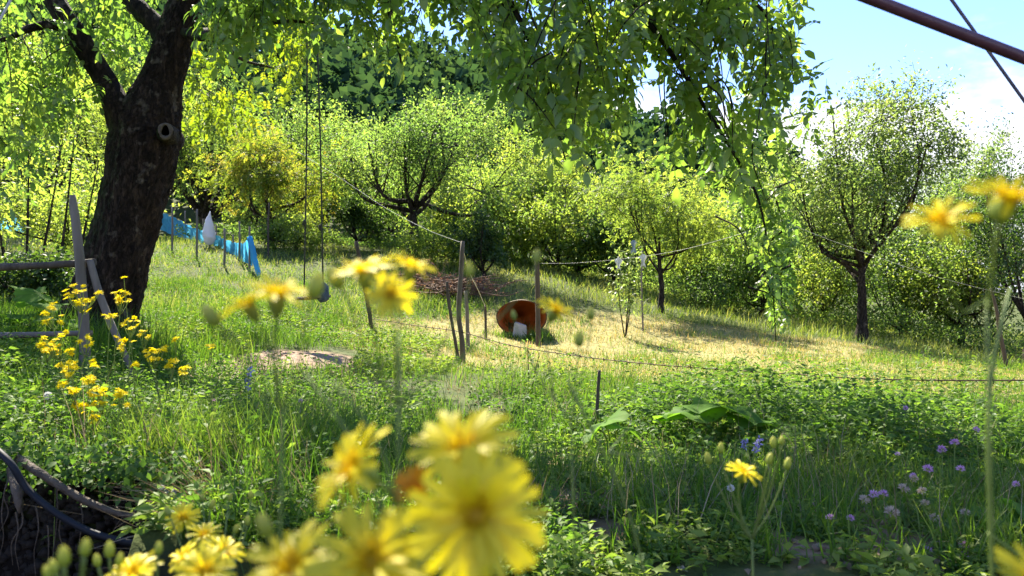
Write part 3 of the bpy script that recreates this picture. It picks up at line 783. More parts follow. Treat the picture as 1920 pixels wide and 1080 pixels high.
# tall pale grass on the slope and behind
x, y = field(128000, -14, 15, 7.5, 27, g)
z = ground(x, y); ok, px, py = in_view(x, y, z); sm = straw_mask(x, y)
back = smooth(-.5, 1.2, y - np.interp(x, [-6, -2.5, 0, 3, 6, 10, 14], [7.6, 11.8, 14.6, 16.2, 15.8, 14.4, 13.2]) + (gnoise(x, y, .8, 4) - .5) * 2)
keep = ok & (g.random(len(x)) < back) & (path_mask(x, y) < .2)
x, y = x[keep], y[keep]; n = len(x)
blades("tall_grass", m_gr_tall, "tall pale seeding grass on the slope below the trees", x, y, g.uniform(.10, .36, n) * (.4 + .8 * gnoise(x, y, 1.3, 32)) * np.where((x < -3) & (y > 11), .62, 1), np.full(n, .0045), g, lean=.55, rmean=.5, rsd=.2)
# lush green grass of the near meadow
x, y = field(190000, -5.5, 8, 2.35, 15, g)
z = ground(x, y); ok, px, py = in_view(x, y, z); sm = straw_mask(x, y)
clump = gnoise(x, y, 1.6, 41) * .6 + gnoise(x, y, 4, 42) * .4
keep = ok & ((y > 2.75) | (x > -.6)) & (g.random(len(x)) < smooth(.25, .55, clump) * (1 - (.45 + .5 * smooth(.35, .6, gnoise(x, y, 1.3, 47))) * sm) * (1 - soil_mask(x, y)))
x, y, clump = x[keep], y[keep], clump[keep]; n = len(x)
blades("green_grass", m_gr_lush, "lush green grass between the path and the weeds", x, y, g.uniform(.06, .20, n) * (.5 + clump), np.full(n, .0055), g, lean=.55, rmean=.45)
# rough grass left standing round the tub
n = 900
x = np.concatenate([g.normal(-.02, .2, 400), g.normal(.40, .10, 500)]); y = np.concatenate([g.normal(12.72, .06, 400), g.normal(12.75, .12, 500)])
blades("tub_grass", m_gr_lush, "rough green tufts left standing round the tub", x, y, g.uniform(.05, .17, n) * np.where(x > .25, 1.5, .8), np.full(n, .007), g, lean=.45, rmean=.5)
# tall grass round the walnut's foot
n = 2600
x = g.normal(-3.25, .55, n); y = g.normal(6.15, .35, n)
blades("foot_grass", m_gr_lush, "tall grass burying the walnut's foot", x, y, g.uniform(.15, .42, n), np.full(n, .006), g, lean=.4, rmean=.42)
# long grass arching over the bank at left
x, y = field(36000, -3.6, .1, 2.12, 4.6, g)
z = ground(x, y); ok, px, py = in_view(x, y, z)
clump = gnoise(x, y, 2.1, 51)
edge = np.exp(-((x + .85) / .42) ** 2 - ((y - 3.05) / .55) ** 2)
brow = (x > -.86) & (y < 2.72) & (x < -.1)
keep = ok & (g.random(len(x)) < .25 * smooth(.3, .6, clump) + .95 * edge + .8 * brow) & ((y > 2.68) | (x > -.88))
x, y, edge = x[keep], y[keep], edge[keep]; n = len(x)
blades("bank_grass", m_gr_lush, "long arching grass hanging over the dug bank", x, y, g.uniform(.10, .34, n) * (.6 + .6 * edge), g.uniform(.003, .006, n), g, lean=.55, rmean=.42, wind=(-.05, -.22, 0))
n = 1500
x = g.normal(-.80, .18, n); y = g.normal(2.62, .12, n)
blades("withered_grass", m_dry, "withered tuft hanging from the bank below the long grass", x, y, g.uniform(.12, .3, n), g.uniform(.003, .005, n), g, lean=.5, wind=(-.1, -.9, -.7))

# bleached stems among the near weeds
x, y = field(3200, -1.6, 4.2, 2.5, 7.0, g)
ok = gnoise(x, y, 2.3, 55) > .4; x, y = x[ok], y[ok]; n = len(x)
blades("dry_stems", m_dry, "bleached dry stems standing among the foreground weeds", x, y, g.uniform(.08, .34, n), g.uniform(.0022, .004, n), g, lean=.5, rmean=.6)

def weeds(name, label, x, y, h, size, nleaf, g, mat=m_weed, spread=.5, tmpl=LEAF4, rmean=.45, wsc=.85, flat=.8, cat="weeds"):
    """little plants: nleaf leaves up a stem of height h"""
    n = len(x); z = ground(x, y)
    k = np.repeat(np.arange(n), nleaf); m = len(k)
    t = g.random(m); az = g.uniform(0, 2 * np.pi, m)
    out_ = np.stack([np.cos(az), np.sin(az), 0 * az], -1)
    lean = g.normal(0, .25, (n, 3)) * [1, 1, 0]
    pos = np.stack([x[k], y[k], z[k] + .004], -1) + (np.array([0, 0, 1.0]) + lean[k]) * (h[k] * t)[:, None] + out_ * (size[k] * spread * g.random(m))[:, None]
    dr = out_ + np.array([0, 0, .25]) * (1 - t)[:, None] + g.normal(0, .3, (m, 3)); up = np.array([0, 0, flat]) + g.normal(0, .45, (m, 3))
    V, T = scatter(*tmpl, pos, dr, up, size[k] * g.uniform(.6, 1.2, m), np.full(m, wsc))
    rr = np.clip(g.normal(rmean + .06, .19, n)[k] + g.normal(0, .09, m) + .12 * (t - .5), .01, .99)
    o = mesh_obj(name, V, T, mat, rnd=np.repeat(rr, len(tmpl[0])))
    return tag(o, label, cat, kind="stuff")

# crumbs of earth and leaf litter
x, y = field(2600, -2.9, 3.0, 2.3, 8.6, g)
ok = g.random(len(x)) < .06 + .94 * (soil_mask(x, y) > .25); x, y = x[ok], y[ok]; n = len(x)
OCT = (np.array([[1, 0, 0], [-.8, .2, 0], [0, 1, .1], [.1, -.9, 0], [0, 0, .8], [0, 0, -.7]]) * 1.0, np.array([[0, 2, 4], [2, 1, 4], [1, 3, 4], [3, 0, 4], [2, 0, 5], [1, 2, 5], [3, 1, 5], [0, 3, 5]]))
V, T = scatter(*OCT, np.stack([x, y, ground(x, y) + .003], -1), rdir(n, g) * [1, 1, .3], rdir(n, g) * .3 + [0, 0, 1], g.uniform(.005, .022, n) ** 1.0)
tag(mesh_obj("earth_crumbs", V, T, solid("crumbly earth", S((.15, .095, .055), (.26, .17, .105), (.36, .26, .17)), 40, coord="Object")), "crumbs of dry earth on the bare patches", "earth", kind="stuff")
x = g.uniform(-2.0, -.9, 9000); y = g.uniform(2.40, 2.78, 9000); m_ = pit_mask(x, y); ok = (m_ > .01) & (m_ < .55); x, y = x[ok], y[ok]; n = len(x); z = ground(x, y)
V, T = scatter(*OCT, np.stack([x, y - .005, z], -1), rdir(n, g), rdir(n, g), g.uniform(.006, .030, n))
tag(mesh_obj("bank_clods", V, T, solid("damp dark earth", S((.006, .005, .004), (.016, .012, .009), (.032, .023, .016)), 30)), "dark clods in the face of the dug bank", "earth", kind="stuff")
n = 1500; x, y = field(n, -2.4, 3.2, 2.3, 7.5, g)
V, T = scatter(*LEAF4, np.stack([x, y, ground(x, y) + .012], -1), rdir(n, g) * [1, 1, .25], rdir(n, g) * .4 + [0, 0, 1], g.uniform(.015, .05, n))
tag(mesh_obj("leaf_litter", V, T, m_dry, rnd=np.repeat(g.random(n), 5)), "withered brown leaves lying on the ground in front", "leaf litter", kind="stuff")
# creeping broad-leaved weeds on the trodden foreground
x, y = field(12500, -1.0, 4.2, 2.1, 5.2, g)
z = ground(x, y); ok, px, py = in_view(x, y, z)
keep = ok & (g.random(len(x)) < (1 - .93 * soil_mask(x, y)) * smooth(.22, .5, gnoise(x, y, 2.6, 61)))
x, y = x[keep], y[keep]; n = len(x)
weeds("ground_weeds", "small broad-leaved weeds creeping over the bare earth in front", x, y, g.uniform(.01, .08, n), g.uniform(.016, .048, n) * g.choice([.7, 1, 1.3], n), 7, g, rmean=.72)
# the thick mound of weeds at right
mx_ = lambda x, y: np.exp(-((x - 1.75) / 1.25) ** 2 - ((y - 5.0) / 1.0) ** 2)
x, y = field(9500, -.3, 4.6, 3.5, 7.2, g)
md = mx_(x, y); keep = g.random(len(x)) < .12 + md * 1.1
x, y, md = x[keep], y[keep], md[keep]; n = len(x)
weeds("weed_thicket", "deep green thicket of leafy weeds right of centre", x, y, (.05 + .33 * md) * g.uniform(.5, 1.2, n), g.uniform(.025, .058, n), 11, g, rmean=.27, spread=.9)
# shady weeds above the pit at left
x, y = field(5400, -4.2, -.5, 2.70, 6.0, g)
z = ground(x, y); ok, px, py = in_view(x, y, z); ok &= g.random(len(x)) < smooth(.2, .5, gnoise(x, y, 2, 71)) * (1 - path_mask(x, y))
x, y = x[ok], y[ok]; n = len(x)
weeds("bank_weeds", "shady green weeds covering the top of the bank", x, y, g.uniform(.04, .26, n), g.uniform(.016, .042, n), 13, g, rmean=.36, spread=.8)
# weeds trailing over the brow of the pit
n = 230
x = g.uniform(-1.75, -1.0, n); y = g.uniform(2.50, 2.66, n)
k = np.repeat(np.arange(n), 9); m = len(k)
zb = ground(x, np.full(n, 2.74))
pos = np.stack([x[k], y[k] - .02, zb[k] + g.uniform(-.02, .08, m)], -1) + g.normal(0, .03, (m, 3))
V, T = scatter(*LEAF4, pos, rdir(m, g) + [0, -.6, -.3], rdir(m, g) * .5 + [0, -.5, 1], g.uniform(.014, .034, m), np.full(m, 1.2))
keepv = ground(pos[:, 0], pos[:, 1]) < pos[:, 2]
tag(mesh_obj("trailing_weeds", V, T, m_weed, rnd=np.repeat(np.clip(g.normal(.32, .12, m), 0, 1), 5)), "dark leafy weeds trailing over the brow of the pit", "weeds", kind="stuff")
# weeds on the corner of the bank
x = g.uniform(-.88, .2, 900); y = g.uniform(2.12, 2.8, 900); n = 900
weeds("corner_weeds", "weeds and clover covering the corner of the bank behind the near blooms", x, y, g.uniform(.02, .14, n), g.uniform(.02, .045, n), 10, g, rmean=.4, spread=.9)
# scattered leafy weeds in the slope's tall grass
x, y = field(9000, -8, -.5, 8.0, 19, g)
ok = (gnoise(x, y, .9, 85) > .42) & (path_mask(x, y) < .1); x, y = x[ok], y[ok]; n = len(x)
weeds("slope_weeds", "leafy weeds scattered through the tall grass on the slope", x, y, g.uniform(.06, .22, n), g.uniform(.02, .045, n), 8, g, rmean=.42, mat=m_gr_lush, spread=1.3, tmpl=LEAF2)
# sunny leafy weeds beside the path
x, y = field(2600, -3.6, -.6, 7.2, 11, g)
px, py = proj(np.stack([x, y, ground(x, y)], -1))
ok = (path_mask(x, y) < .1) & (gnoise(x, y, 1.2, 81) > .42); x, y = x[ok], y[ok]; n = len(x)
weeds("sunny_weeds", "bright sunlit weeds growing behind the bare path", x, y, g.uniform(.04, .16, n), g.uniform(.025, .06, n), 9, g, rmean=.62, mat=m_gr_lush, tmpl=LEAF2)
# feathery weeds standing along the wire
x, y = field(1500, -.3, 6.5, 5.6, 8.6, g)
ok = gnoise(x, y, 1.5, 91) > .5; x, y = x[ok], y[ok]; n = len(x)
weeds("wire_weeds", "feathery weeds standing along the barbed wire", x, y, g.uniform(.12, .40, n), g.uniform(.03, .06, n), 16, g, rmean=.5, mat=m_gr_lush, wsc=.6, spread=1.0)
# ------------------------------------------------------------------ wood, metal, cloth
m_wood = solid("weathered wood", S((.09, .075, .06), (.17, .145, .12), (.28, .24, .20)), 14, bump=.5, bscale=30, stretch=(1, 1, .15))
m_wood_d = solid("dark stake wood", S((.035, .028, .02), (.075, .058, .042), (.13, .10, .075)), 18, bump=.5, stretch=(1, 1, .2))
m_rust = solid("rusty wire", S((.03, .02, .015), (.07, .045, .03), (.13, .07, .04)), 60, rough=.8, metal=.3)
m_string = solid("white twine", S((.5, .5, .46), (.7, .7, .66)), 60)
m_rope = solid("dark rope", S((.03, .035, .025), (.07, .075, .05)), 80, bump=.5)

# tumbledown wooden fence at left
D = 5.0
fence = empty("wooden_fence", onG(155, D)); tag(fence, "weathered wooden fence of two rails and a leaning post before the walnut", "fence")
def bar(name, parent, pts, mat, seg=9, n=14, bump=.05, seed=0, capn=True):
    q = spline([np.append(P(a, b_, d), r) for a, b_, d, r in pts], n)
    V, T = tube(q[:, :3], q[:, 3], seg, bump=bump, seed=seed)
    return mesh_obj(name, V, T, mat, parent, smooth_shade=True)
bar("post", fence, [(136, 366, D, .018), (140, 400, D, .026), (149, 480, D, .029), (156, 580, D, .031), (159, 660, D, .033), (155, 740, D, .034)], m_wood, seed=1, n=20)
bar("brace", fence, [(168, 488, D + .02, .02), (183, 540, D + .02, .023), (205, 600, D + .02, .022), (232, 660, D + .02, .02), (255, 720, D + .02, .018)], m_wood, seed=2)
bar("rail", fence, [(-120, 505, D + .09, .026), (0, 501, D + .085, .025), (90, 497, D + .08, .022), (178, 492, D + .075, .024)], m_wood_d, seed=3)
bar("rail", fence, [(-120, 631, D + .09, .018), (0, 629, D + .085, .019), (80, 627, D + .08, .018), (172, 624, D + .075, .017)], m_wood, seed=4)

m_post = solid("brown post wood", S((.05, .04, .03), (.10, .082, .062), (.17, .14, .11)), 16, bump=.6, stretch=(1, 1, .15))
# stakes of the wire fence and clothes line
def stake(label, pts, mat, name="wooden_stake", seed=0, group="stakes standing in the meadow"):
    x0, y0, d0, r0 = pts[-1]
    b0 = onG(x0, d0)
    root = empty(name, b0); tag(root, label, "stake", group)
    q = [np.append(P(a, b_, d), r) for a, b_, d, r in pts]
    q[-1][2] = min(q[-1][2], b0[2] - .05)
    q = spline(q, 14)
    V, T = tube(q[:, :3], q[:, 3], 8, bump=.07, seed=seed)
    mesh_obj("shaft", V, T, mat, root, smooth_shade=True)
    return root
st1 = stake("tall grey fence post with a white string tied to its top", [(868, 452, 9.3, .024), (864, 520, 9.3, .028), (860, 590, 9.3, .029), (866, 640, 9.3, .03), (868, 690, 9.3, .034)], m_post, "fence_post", 1)
stake("thin crooked stick leaning beside the tall grey fence post", [(838, 528, 9.15, .016), (842, 570, 9.15, .018), (850, 620, 9.15, .018), (862, 680, 9.15, .02)], m_wood_d, seed=2)
stake("dark leaning stake between the swing and the tall post", [(668, 452, 11.0, .026), (678, 510, 11.0, .026), (690, 570, 11.0, .026), (699, 630, 11.0, .028)], m_wood_d, seed=3)
stake("upright post in front of the rust-red tub", [(1007, 486, 12.2, .036), (1008, 540, 12.2, .037), (1009, 600, 12.2, .038), (1010, 660, 12.2, .04)], m_wood_d, "fence_post", 4)
stake("stick standing just behind the tall grey post", [(873, 545, 10.6, .022), (876, 590, 10.6, .024), (878, 650, 10.6, .026)], m_wood, seed=5)
stake("short peg with a string near the brush pile", [(910, 572, 12.0, .018), (911, 612, 12.0, .02)], m_wood_d, seed=6)
stake("short dark stake rising from the weeds in front", [(1124, 694, 4.7, .009), (1121, 740, 4.7, .010), (1117, 800, 4.7, .011)], m_wood_d, seed=7)
stake("crooked dark stick under the trees at far right", [(1858, 540, 12, .02), (1868, 580, 12, .024), (1876, 630, 12, .028), (1890, 690, 12, .03)], m_wood_d, seed=8)
stake("slim pale pole standing by the two-stemmed sapling", [(1204, 470, 14.3, .012), (1203, 540, 14.3, .014), (1206, 612, 14.3, .016)], m_wood, seed=9)
stake("bare pole on the slope right of the blue net", [(505, 380, 18, .02), (503, 420, 18, .022), (503, 470, 18, .024)], m_wood_d, seed=10)

def line_obj(name, label, cat, pts, rad, mat, n=40, seg=5):
    q = spline([P(*p) for p in pts], n)
    V, T = tube(q, rad, seg)
    return tag(mesh_obj(name, V, T, mat, smooth_shade=True), label, cat)
line_obj("string", "white string rising from the tall grey post towards the fruit tree", "string", [(868, 456, 9.3), (800, 430, 10.6), (720, 388, 12.2), (640, 335, 14.0), (560, 285, 16.5)], .0014, m_string)
line_obj("string", "white string running right from the post by the tub", "string", [(1010, 494, 12.2), (1080, 493, 11.4), (1180, 484, 10.2), (1270, 470, 9.0), (1360, 447, 7.6), (1440, 420, 6.4)], .0013, m_string)
line_obj("string", "white string slanting down in front of the dark forked tree", "string", [(1440, 400, 6.4), (1520, 436, 7.2), (1640, 480, 8.2), (1760, 520, 9.4), (1865, 547, 10.8), (1960, 570, 12)], .0013, m_string)
line_obj("string", "loose string trailing from the tall post to the short peg", "string", [(869, 470, 9.3), (880, 510, 10.2), (897, 545, 11.2), (910, 575, 12.0)], .004, m_string, n=16)
for k, (a, b_, d, lab) in enumerate([(1160, 484, 10.4, "small white rag knotted on the long string"), (1206, 478, 9.9, "white rag hanging on the string left of the slender trunk"), (1188, 452, 9.9, "grey-blue rag caught in the leaves above the string")]):
    c = P(a, b_, d); n = 11
    uu, vv = np.meshgrid(np.linspace(-1, 1, n), np.linspace(0, 1, n))
    w = .035 + .012 * np.sin(vv * 7 + k); z = -vv * .14
    V = np.stack([c[0] + uu * w * (1 - .3 * vv), c[1] + .014 * np.sin(uu * 5 + vv * 4 + k), c[2] + z + .012 * np.cos(uu * 3)], -1).reshape(-1, 3)
    i = (np.arange(n - 1)[:, None] * n + np.arange(n - 1)).ravel()
    T = np.vstack([np.stack([i, i + 1, i + n + 1], -1), np.stack([i, i + n + 1, i + n], -1)])
    V = np.vstack([V, V + [0, .004, 0]]); T = np.vstack([T, T[:, ::-1] + n * n])
    tag(mesh_obj("rag", V, T, solid("rag cloth " + str(k), S((.55, .56, .56), (.75, .76, .76)) if k < 2 else S((.25, .32, .36), (.4, .47, .5)), 20), smooth_shade=True), lab, "rag")

# barbed wire sagging through the weeds
root = empty("barbed_wire", P(862, 612, 9.3)); tag(root, "rusty barbed wire sagging across the meadow through the weeds", "wire")
wpts = spline([P(*p) for p in [(700, 598, 11.0), (790, 612, 10.1), (862, 622, 9.3), (960, 648, 8.7), (1080, 667, 8.0), (1200, 681, 7.3), (1330, 691, 6.7), (1450, 699, 6.2), (1600, 709, 5.8), (1750, 713, 5.5), (1930, 713, 5.2), (2050, 712, 5.1)]], 120)
V, T = tube(wpts, .0048, 5); mesh_obj("strand", V, T, m_rust, root)
g = np.random.default_rng(9)
for k in range(4, 118, 2):
    c = wpts[k]; bb = Buf()
    for _ in range(2):
        o = rdir(1, g)[0] * .028
        bb.add(*tube(np.array([c - o, c + o]), .0032, 4))
    bb.build("barb", m_rust, root)

# swing hanging from the walnut
D = 8.5
sw = empty("swing", P(590, 556, D)); tag(sw, "rope swing with a small plank seat hanging from the walnut", "swing")
sp_l, sp_r = P(570, 557, D + .06), P(606, 553, D - .08)
for nm, top, bot, k in (("rope", P(576, -70, D), sp_l, (571, 418)), ("rope", P(590, -60, D), sp_r, (601, 426))):
    mid = (top + bot) / 2 + np.array([.012, 0, 0])
    V, T = tube(spline([top, mid, bot + [0, 0, -.02]], 40), .0085, 6, bump=.06, seed=2); rp_ = mesh_obj(nm, V, T, m_rope, sw)
    c = P(k[0], k[1], D); V, T = tube(np.array([c + [0, 0, .035], c + [0, 0, .015], c - [0, 0, .015], c - [0, 0, .035]]), [.010, .022, .022, .010], 8, bump=.1)
    kn = mesh_obj("knot", V, T, m_rope, sw)
ax = norm(sp_r - sp_l); sd = norm(np.cross(ax, [0, 0, 1])); a0, a1 = sp_l - ax * .04, sp_r + ax * .02
V = np.array([p + sd * s * .09 + np.array([0, 0, h]) for p in (a0, a1) for s in (-1, 1) for h in (-.03, 0)])
T = np.array([[0, 1, 3], [0, 3, 2], [4, 7, 5], [4, 6, 7], [0, 4, 5], [0, 5, 1], [2, 3, 7], [2, 7, 6], [1, 5, 7], [1, 7, 3], [0, 2, 6], [0, 6, 4]])
mesh_obj("seat", V, T, m_wood, sw)
V, T = tube(np.array([sp_r + [0, 0, .13], sp_r + [.004, 0, .09], sp_r + [0, 0, .02], sp_r + [-.004, 0, -.05], sp_r + [0, 0, -.075]]), [.018, .048, .06, .056, .03], 12, bump=.09, seed=6)
mesh_obj("wrapping", V, T, solid("slate blue cloth", S((.03, .045, .06), (.06, .09, .115), (.11, .15, .18)), 25, bump=.5), sw, smooth_shade=True)

# rust-red tub lying on its side with a pale block in its mouth
tc_ = P(978, 602, 13.0); tc_[2] = max(tc_[2], g1(tc_[0], 13.0) + .27)
tub = empty("tub", tc_); tag(tub, "rust-red oval tub lying on its side in the grass, mouth towards the viewer", "tub")
axv = norm(np.array([.0, 1.0, .06])); ux = norm(np.cross(axv, [0, 0, 1.0])); uz = np.cross(ux, axv)
def ring(off, rx, rz, seg=48): 
    a = np.linspace(0, 2 * np.pi, seg, endpoint=False)
    return tc_ + axv * off + ux * (rx * np.cos(a) * (1 + .02 * np.sin(3 * a)))[:, None] + uz * (rz * np.sin(a))[:, None]
prof_o = [(0, .40, .285), (.03, .402, .287), (.06, .395, .282), (.30, .375, .27), (.80, .33, .24), (.84, .31, .22)]
prof_i = [(.80, .30, .21), (.30, .355, .252), (.05, .38, .268), (0.0, .395, .281)]
rings = [ring(*q) for q in prof_o] + [ring(*q) for q in prof_i]
def loft(rs, closed_end=None):
    n, s = len(rs), len(rs[0]); V = np.concatenate(rs)
    i = np.arange(n - 1)[:, None] * s; j = np.arange(s)[None]; j2 = (j + 1) % s
    q = np.stack([i + j, i + j2, i + s + j2, i + s + j], -1).reshape(-1, 4)
    return V, np.vstack([q[:, [0, 1, 2]], q[:, [0, 2, 3]]])
m_tub_o = solid("weathered tub outside", S((.10, .07, .035), (.16, .11, .05), (.22, .16, .08)), 6, rough=.7)
m_tub_i = solid("rust red tub inside", S((.30, .075, .016), (.54, .145, .028), (.60, .20, .05)), 3.5, rough=.6, bump=.3)
V, T = loft(rings[:6] + [np.repeat((tc_ + axv * .84)[None], 48, 0)]); mesh_obj("shell", V, T, m_tub_o, tub, smooth_shade=True)
V, T = loft([np.repeat((tc_ + axv * .80)[None], 48, 0)] + rings[6:]); mesh_obj("lining", V, T, m_tub_i, tub, smooth_shade=True)
V, T = loft([ring(-.004, .40, .286), ring(-.012, .405, .29), ring(-.006, .388, .276), ring(.01, .384, .272), ring(.01, .40, .286), ring(-.004, .40, .286)]); mesh_obj("rim", V, T, solid("dull tub rim", S((.09, .035, .015), (.14, .06, .028)), 9), tub, smooth_shade=True)
# the block
bc = P(973, 616, 12.92)
V = np.array([[-.11, -.06, -.15], [.12, -.08, -.15], [.14, .10, -.15], [-.09, .12, -.15], [-.07, -.03, .10], [.115, -.05, .045], [.12, .08, .05], [-.05, .09, .11]]) + bc
T = np.array([[0, 2, 1], [0, 3, 2], [4, 5, 6], [4, 6, 7], [0, 1, 5], [0, 5, 4], [1, 2, 6], [1, 6, 5], [2, 3, 7], [2, 7, 6], [3, 0, 4], [3, 4, 7]])
o = mesh_obj("block", V, T, solid("pale limestone", S((.36, .32, .26), (.48, .43, .36), (.56, .51, .45)), 12, bump=.3))
bm = o.modifiers.new("bevel", 'BEVEL'); bm.width = .012; bm.segments = 2
tag(o, "pale wedge-shaped stone block in the mouth of the red tub", "block")

# reddish heap of cut brush
bp_ = onG(838, 15.6); br = empty("brush_pile", bp_); tag(br, "heap of dry rust-brown cut branches behind the tall fence post", "brush pile")
g = np.random.default_rng(14); b = Buf(); lv_p = []
for k in range(240):
    c = bp_ + np.array([g.normal(-.02, .36), g.normal(0, .35), abs(g.normal(.02, .12)) + .02]); az = g.normal(0, .6) + (np.pi if g.random() < .5 else 0); L_ = g.uniform(.3, .85)
    e = c + np.array([math.cos(az), math.sin(az), g.uniform(-.05, .38)]) * L_
    p = spline([c, (c + e) / 2 + g.normal(0, .05, 3), e], 6); p[:, 2] = np.maximum(p[:, 2], bp_[2] - .02)
    b.add(*tube(p, np.linspace(.013, .004, 6), 4, cap=False)); lv_p.append(p[2:])
for k in range(16):
    c = bp_ + np.array([g.normal(-.38, .10), g.normal(.1, .1), .1]); e = c + np.array([g.normal(-.05, .25), g.normal(0, .2), g.uniform(.3, .62)])
    p = spline([c, (c + e) / 2 + g.normal(0, .05, 3), e], 6); b.add(*tube(p, np.linspace(.011, .003, 6), 4, cap=False)); lv_p.append(p[2:]); lv_p.append(p[2:])
b.build("branches", solid("dry red-brown twig", S((.09, .05, .03), (.17, .10, .06), (.26, .17, .11)), 12), br)
lv_p = np.concatenate(lv_p); k = g.integers(0, len(lv_p), 3200); pos = lv_p[k] + g.normal(0, .03, (3200, 3))
V, T = scatter(*LEAF2, pos, rdir(3200, g), rdir(3200, g), g.uniform(.018, .048, 3200))
m_deadleaf = leaf_mat("dead brown leaf", S((.11, .05, .028), (.19, .09, .05), (.28, .16, .085), (.36, .26, .15)), trans=.3, rough=.7, tboost=(1.3, 1, .8))
o = mesh_obj("dead_leaves", V, T, m_deadleaf, br, np.repeat(g.random(3200), 4)); o["kind"] = "stuff"

# blue shade-net fence climbing the slope
nf = empty("net_fence", onG(440, 16.5)); tag(nf, "sagging bright blue netting fence climbing the slope behind the walnut", "fence")
m_net = leaf_mat("blue netting", S((.04, .26, .46), (.07, .35, .58), (.12, .43, .66)), trans=.6, rough=.5, tboost=(1.2, 1.25, 1.25))
tops = spline(np.array([(268, 391, 25), (300, 397, 24), (330, 410, 22.6), (362, 427, 21.3), (395, 437, 20), (420, 448, 18.8), (442, 456, 17.6), (462, 454, 16.4), (470, 440, 15.6)], float), 90)
bots = spline(np.array([(268, 425, 25), (300, 431, 24), (330, 443, 22.6), (362, 453, 21.3), (395, 461, 20), (420, 471, 18.8), (442, 485, 17.6), (462, 493, 16.4), (474, 499, 15.6)], float), 90)
rows = 9; VV = []
for r_ in range(rows):
    f = r_ / (rows - 1); q = tops * (1 - f) + bots * f
    p = np.array([P(*a) for a in q]); s = np.arange(90)
    p[:, 1] += .07 * np.sin(s * 1.25 + 2 * f) + .05 * np.sin(s * .61); p[:, 2] += .02 * np.sin(s * 1.25 + 1) * (1 - f)
    VV.append(p)
VV = np.array(VV).reshape(-1, 3); i = (np.arange(rows - 1)[:, None] * 90 + np.arange(89)).ravel()
T = np.vstack([np.stack([i, i + 1, i + 91], -1), np.stack([i, i + 91, i + 90], -1)])
mesh_obj("net", VV, T, m_net, nf, np.clip(np.random.default_rng(2).normal(.5, .2, len(VV)), 0, 1))
hp = np.array([P(468, 444, 15.55), P(474, 470, 15.5), P(480, 495, 15.45), P(486, 520, 15.4)])
V, T = tube(spline(hp, 14), [.045, .06, .055, .06, .05, .055, .05, .045, .05, .045, .04, .045, .04, .03], 10, bump=.15, seed=5); mesh_obj("bunched_net", V, T, m_net, nf, np.full(len(V), .4))
for a, t_, b_, d in [(297, 385, 450, 24), (322, 388, 505, 17.5), (346, 395, 455, 22), (368, 392, 510, 16.6), (380, 410, 465, 21), (420, 428, 515, 16), (448, 415, 505, 16.8), (467, 425, 515, 15.6), (404, 420, 470, 20), (436, 440, 490, 18)]:
    bs_ = onG(a, d); tp_ = P(a + 1, t_, d)
    V, T = tube(spline([bs_ - [0, 0, .1], (bs_ + tp_) / 2 + [.01, 0, 0], tp_], 8), np.linspace(.026, .02, 8), 6, bump=.06, seed=a); mesh_obj("post", V, T, m_wood, nf, smooth_shade=True)
q0 = np.array([P(a, b_, d) for a, b_, d in [(-60, 408, 21), (0, 410, 21), (30, 408, 21), (52, 412, 21)]]); q1 = np.array([P(a, b_, d) for a, b_, d in [(-60, 432, 21), (0, 433, 21), (30, 434, 21), (52, 438, 21)]])
q0, q1 = spline(q0, 30), spline(q1, 30); q0[:, 1] += .05 * np.sin(np.arange(30)); V = np.vstack([q0, q1]); i = np.arange(29)
T = np.vstack([np.stack([i, i + 1, i + 31], -1), np.stack([i, i + 31, i + 30], -1)])
f2 = empty("net_fence", onG(30, 21)); tag(f2, "short stretch of blue netting at the far left behind the fence rails", "fence")
mesh_obj("net", V, T, m_net, f2, np.full(60, .6))
for a in (0, 48):
    V, T = tube(np.array([onG(a, 21.05) - [0, 0, .1], P(a, 395, 21.05)]), .03, 6); mesh_obj("post", V, T, m_wood_d, f2)

# white plastic bag pulled over a stake
bd = 19.0; bb_ = onG(393, bd)
bag = empty("plastic_bag", bb_); tag(bag, "white plastic bag pulled over a stake by the blue net", "bag")
bagp = [(394, 396, .012), (393, 403, .03), (392, 415, .085), (391, 430, .13), (392, 442, .145), (393, 452, .12), (394, 459, .05)]
q = spline([np.append(P(a, b_, bd), r) for a, b_, r in bagp], 26)
V, T = tube(q[:, :3], q[:, 3], 20, bump=.10, seed=8)
mesh_obj("bag", V, T, leaf_mat("white plastic", S((.62, .62, .66), (.8, .8, .82)), trans=.35, tboost=(1, 1, 1), rough=.35), bag, np.full(len(V), .5), smooth_shade=True)
V, T = tube(np.array([bb_ - [0, 0, .1], P(394, 400, bd + .02)]), .02, 6); mesh_obj("stake", V, T, m_wood_d, bag)

# saplings
def sapling(label, base_px, d, stems, leaf=.08, n=260, mat="fresh", r=.012, name="sapling", seed=1, cat="sapling", lo=.45):
    g = np.random.default_rng(seed); B = onG(base_px, d); root = empty(name, B); tag(root, label, cat)
    lp = []
    for k, (tx, ty) in enumerate(stems):
        tpp = P(tx, ty, d + g.normal(0, .05))
        q = spline([B - [0, 0, .05], B + (tpp - B) * .5 + g.normal(0, .02, 3), tpp], 12)
        V, T = tube(q, np.linspace(r, r * .3, 12), 6, bump=.05, seed=k); mesh_obj("stem", V, T, m_bark2, root, smooth_shade=True)
        lp.append(q[int(12 * lo):])
    lp = np.concatenate(lp); k = g.integers(0, len(lp), n); o = rdir(n, g); pos = lp[k] + o * (g.random(n) * leaf * 2.6)[:, None]
    V, T = scatter(*LEAF4, pos, o + [0, 0, -.3], rdir(n, g) * .6 + [0, 0, 1], g.uniform(.6, 1.2, n) * leaf)
    mesh_obj("leaves", V, T, m_lf[mat], root, np.repeat(np.clip(g.normal(.5, .15, n), 0, 1), 5))
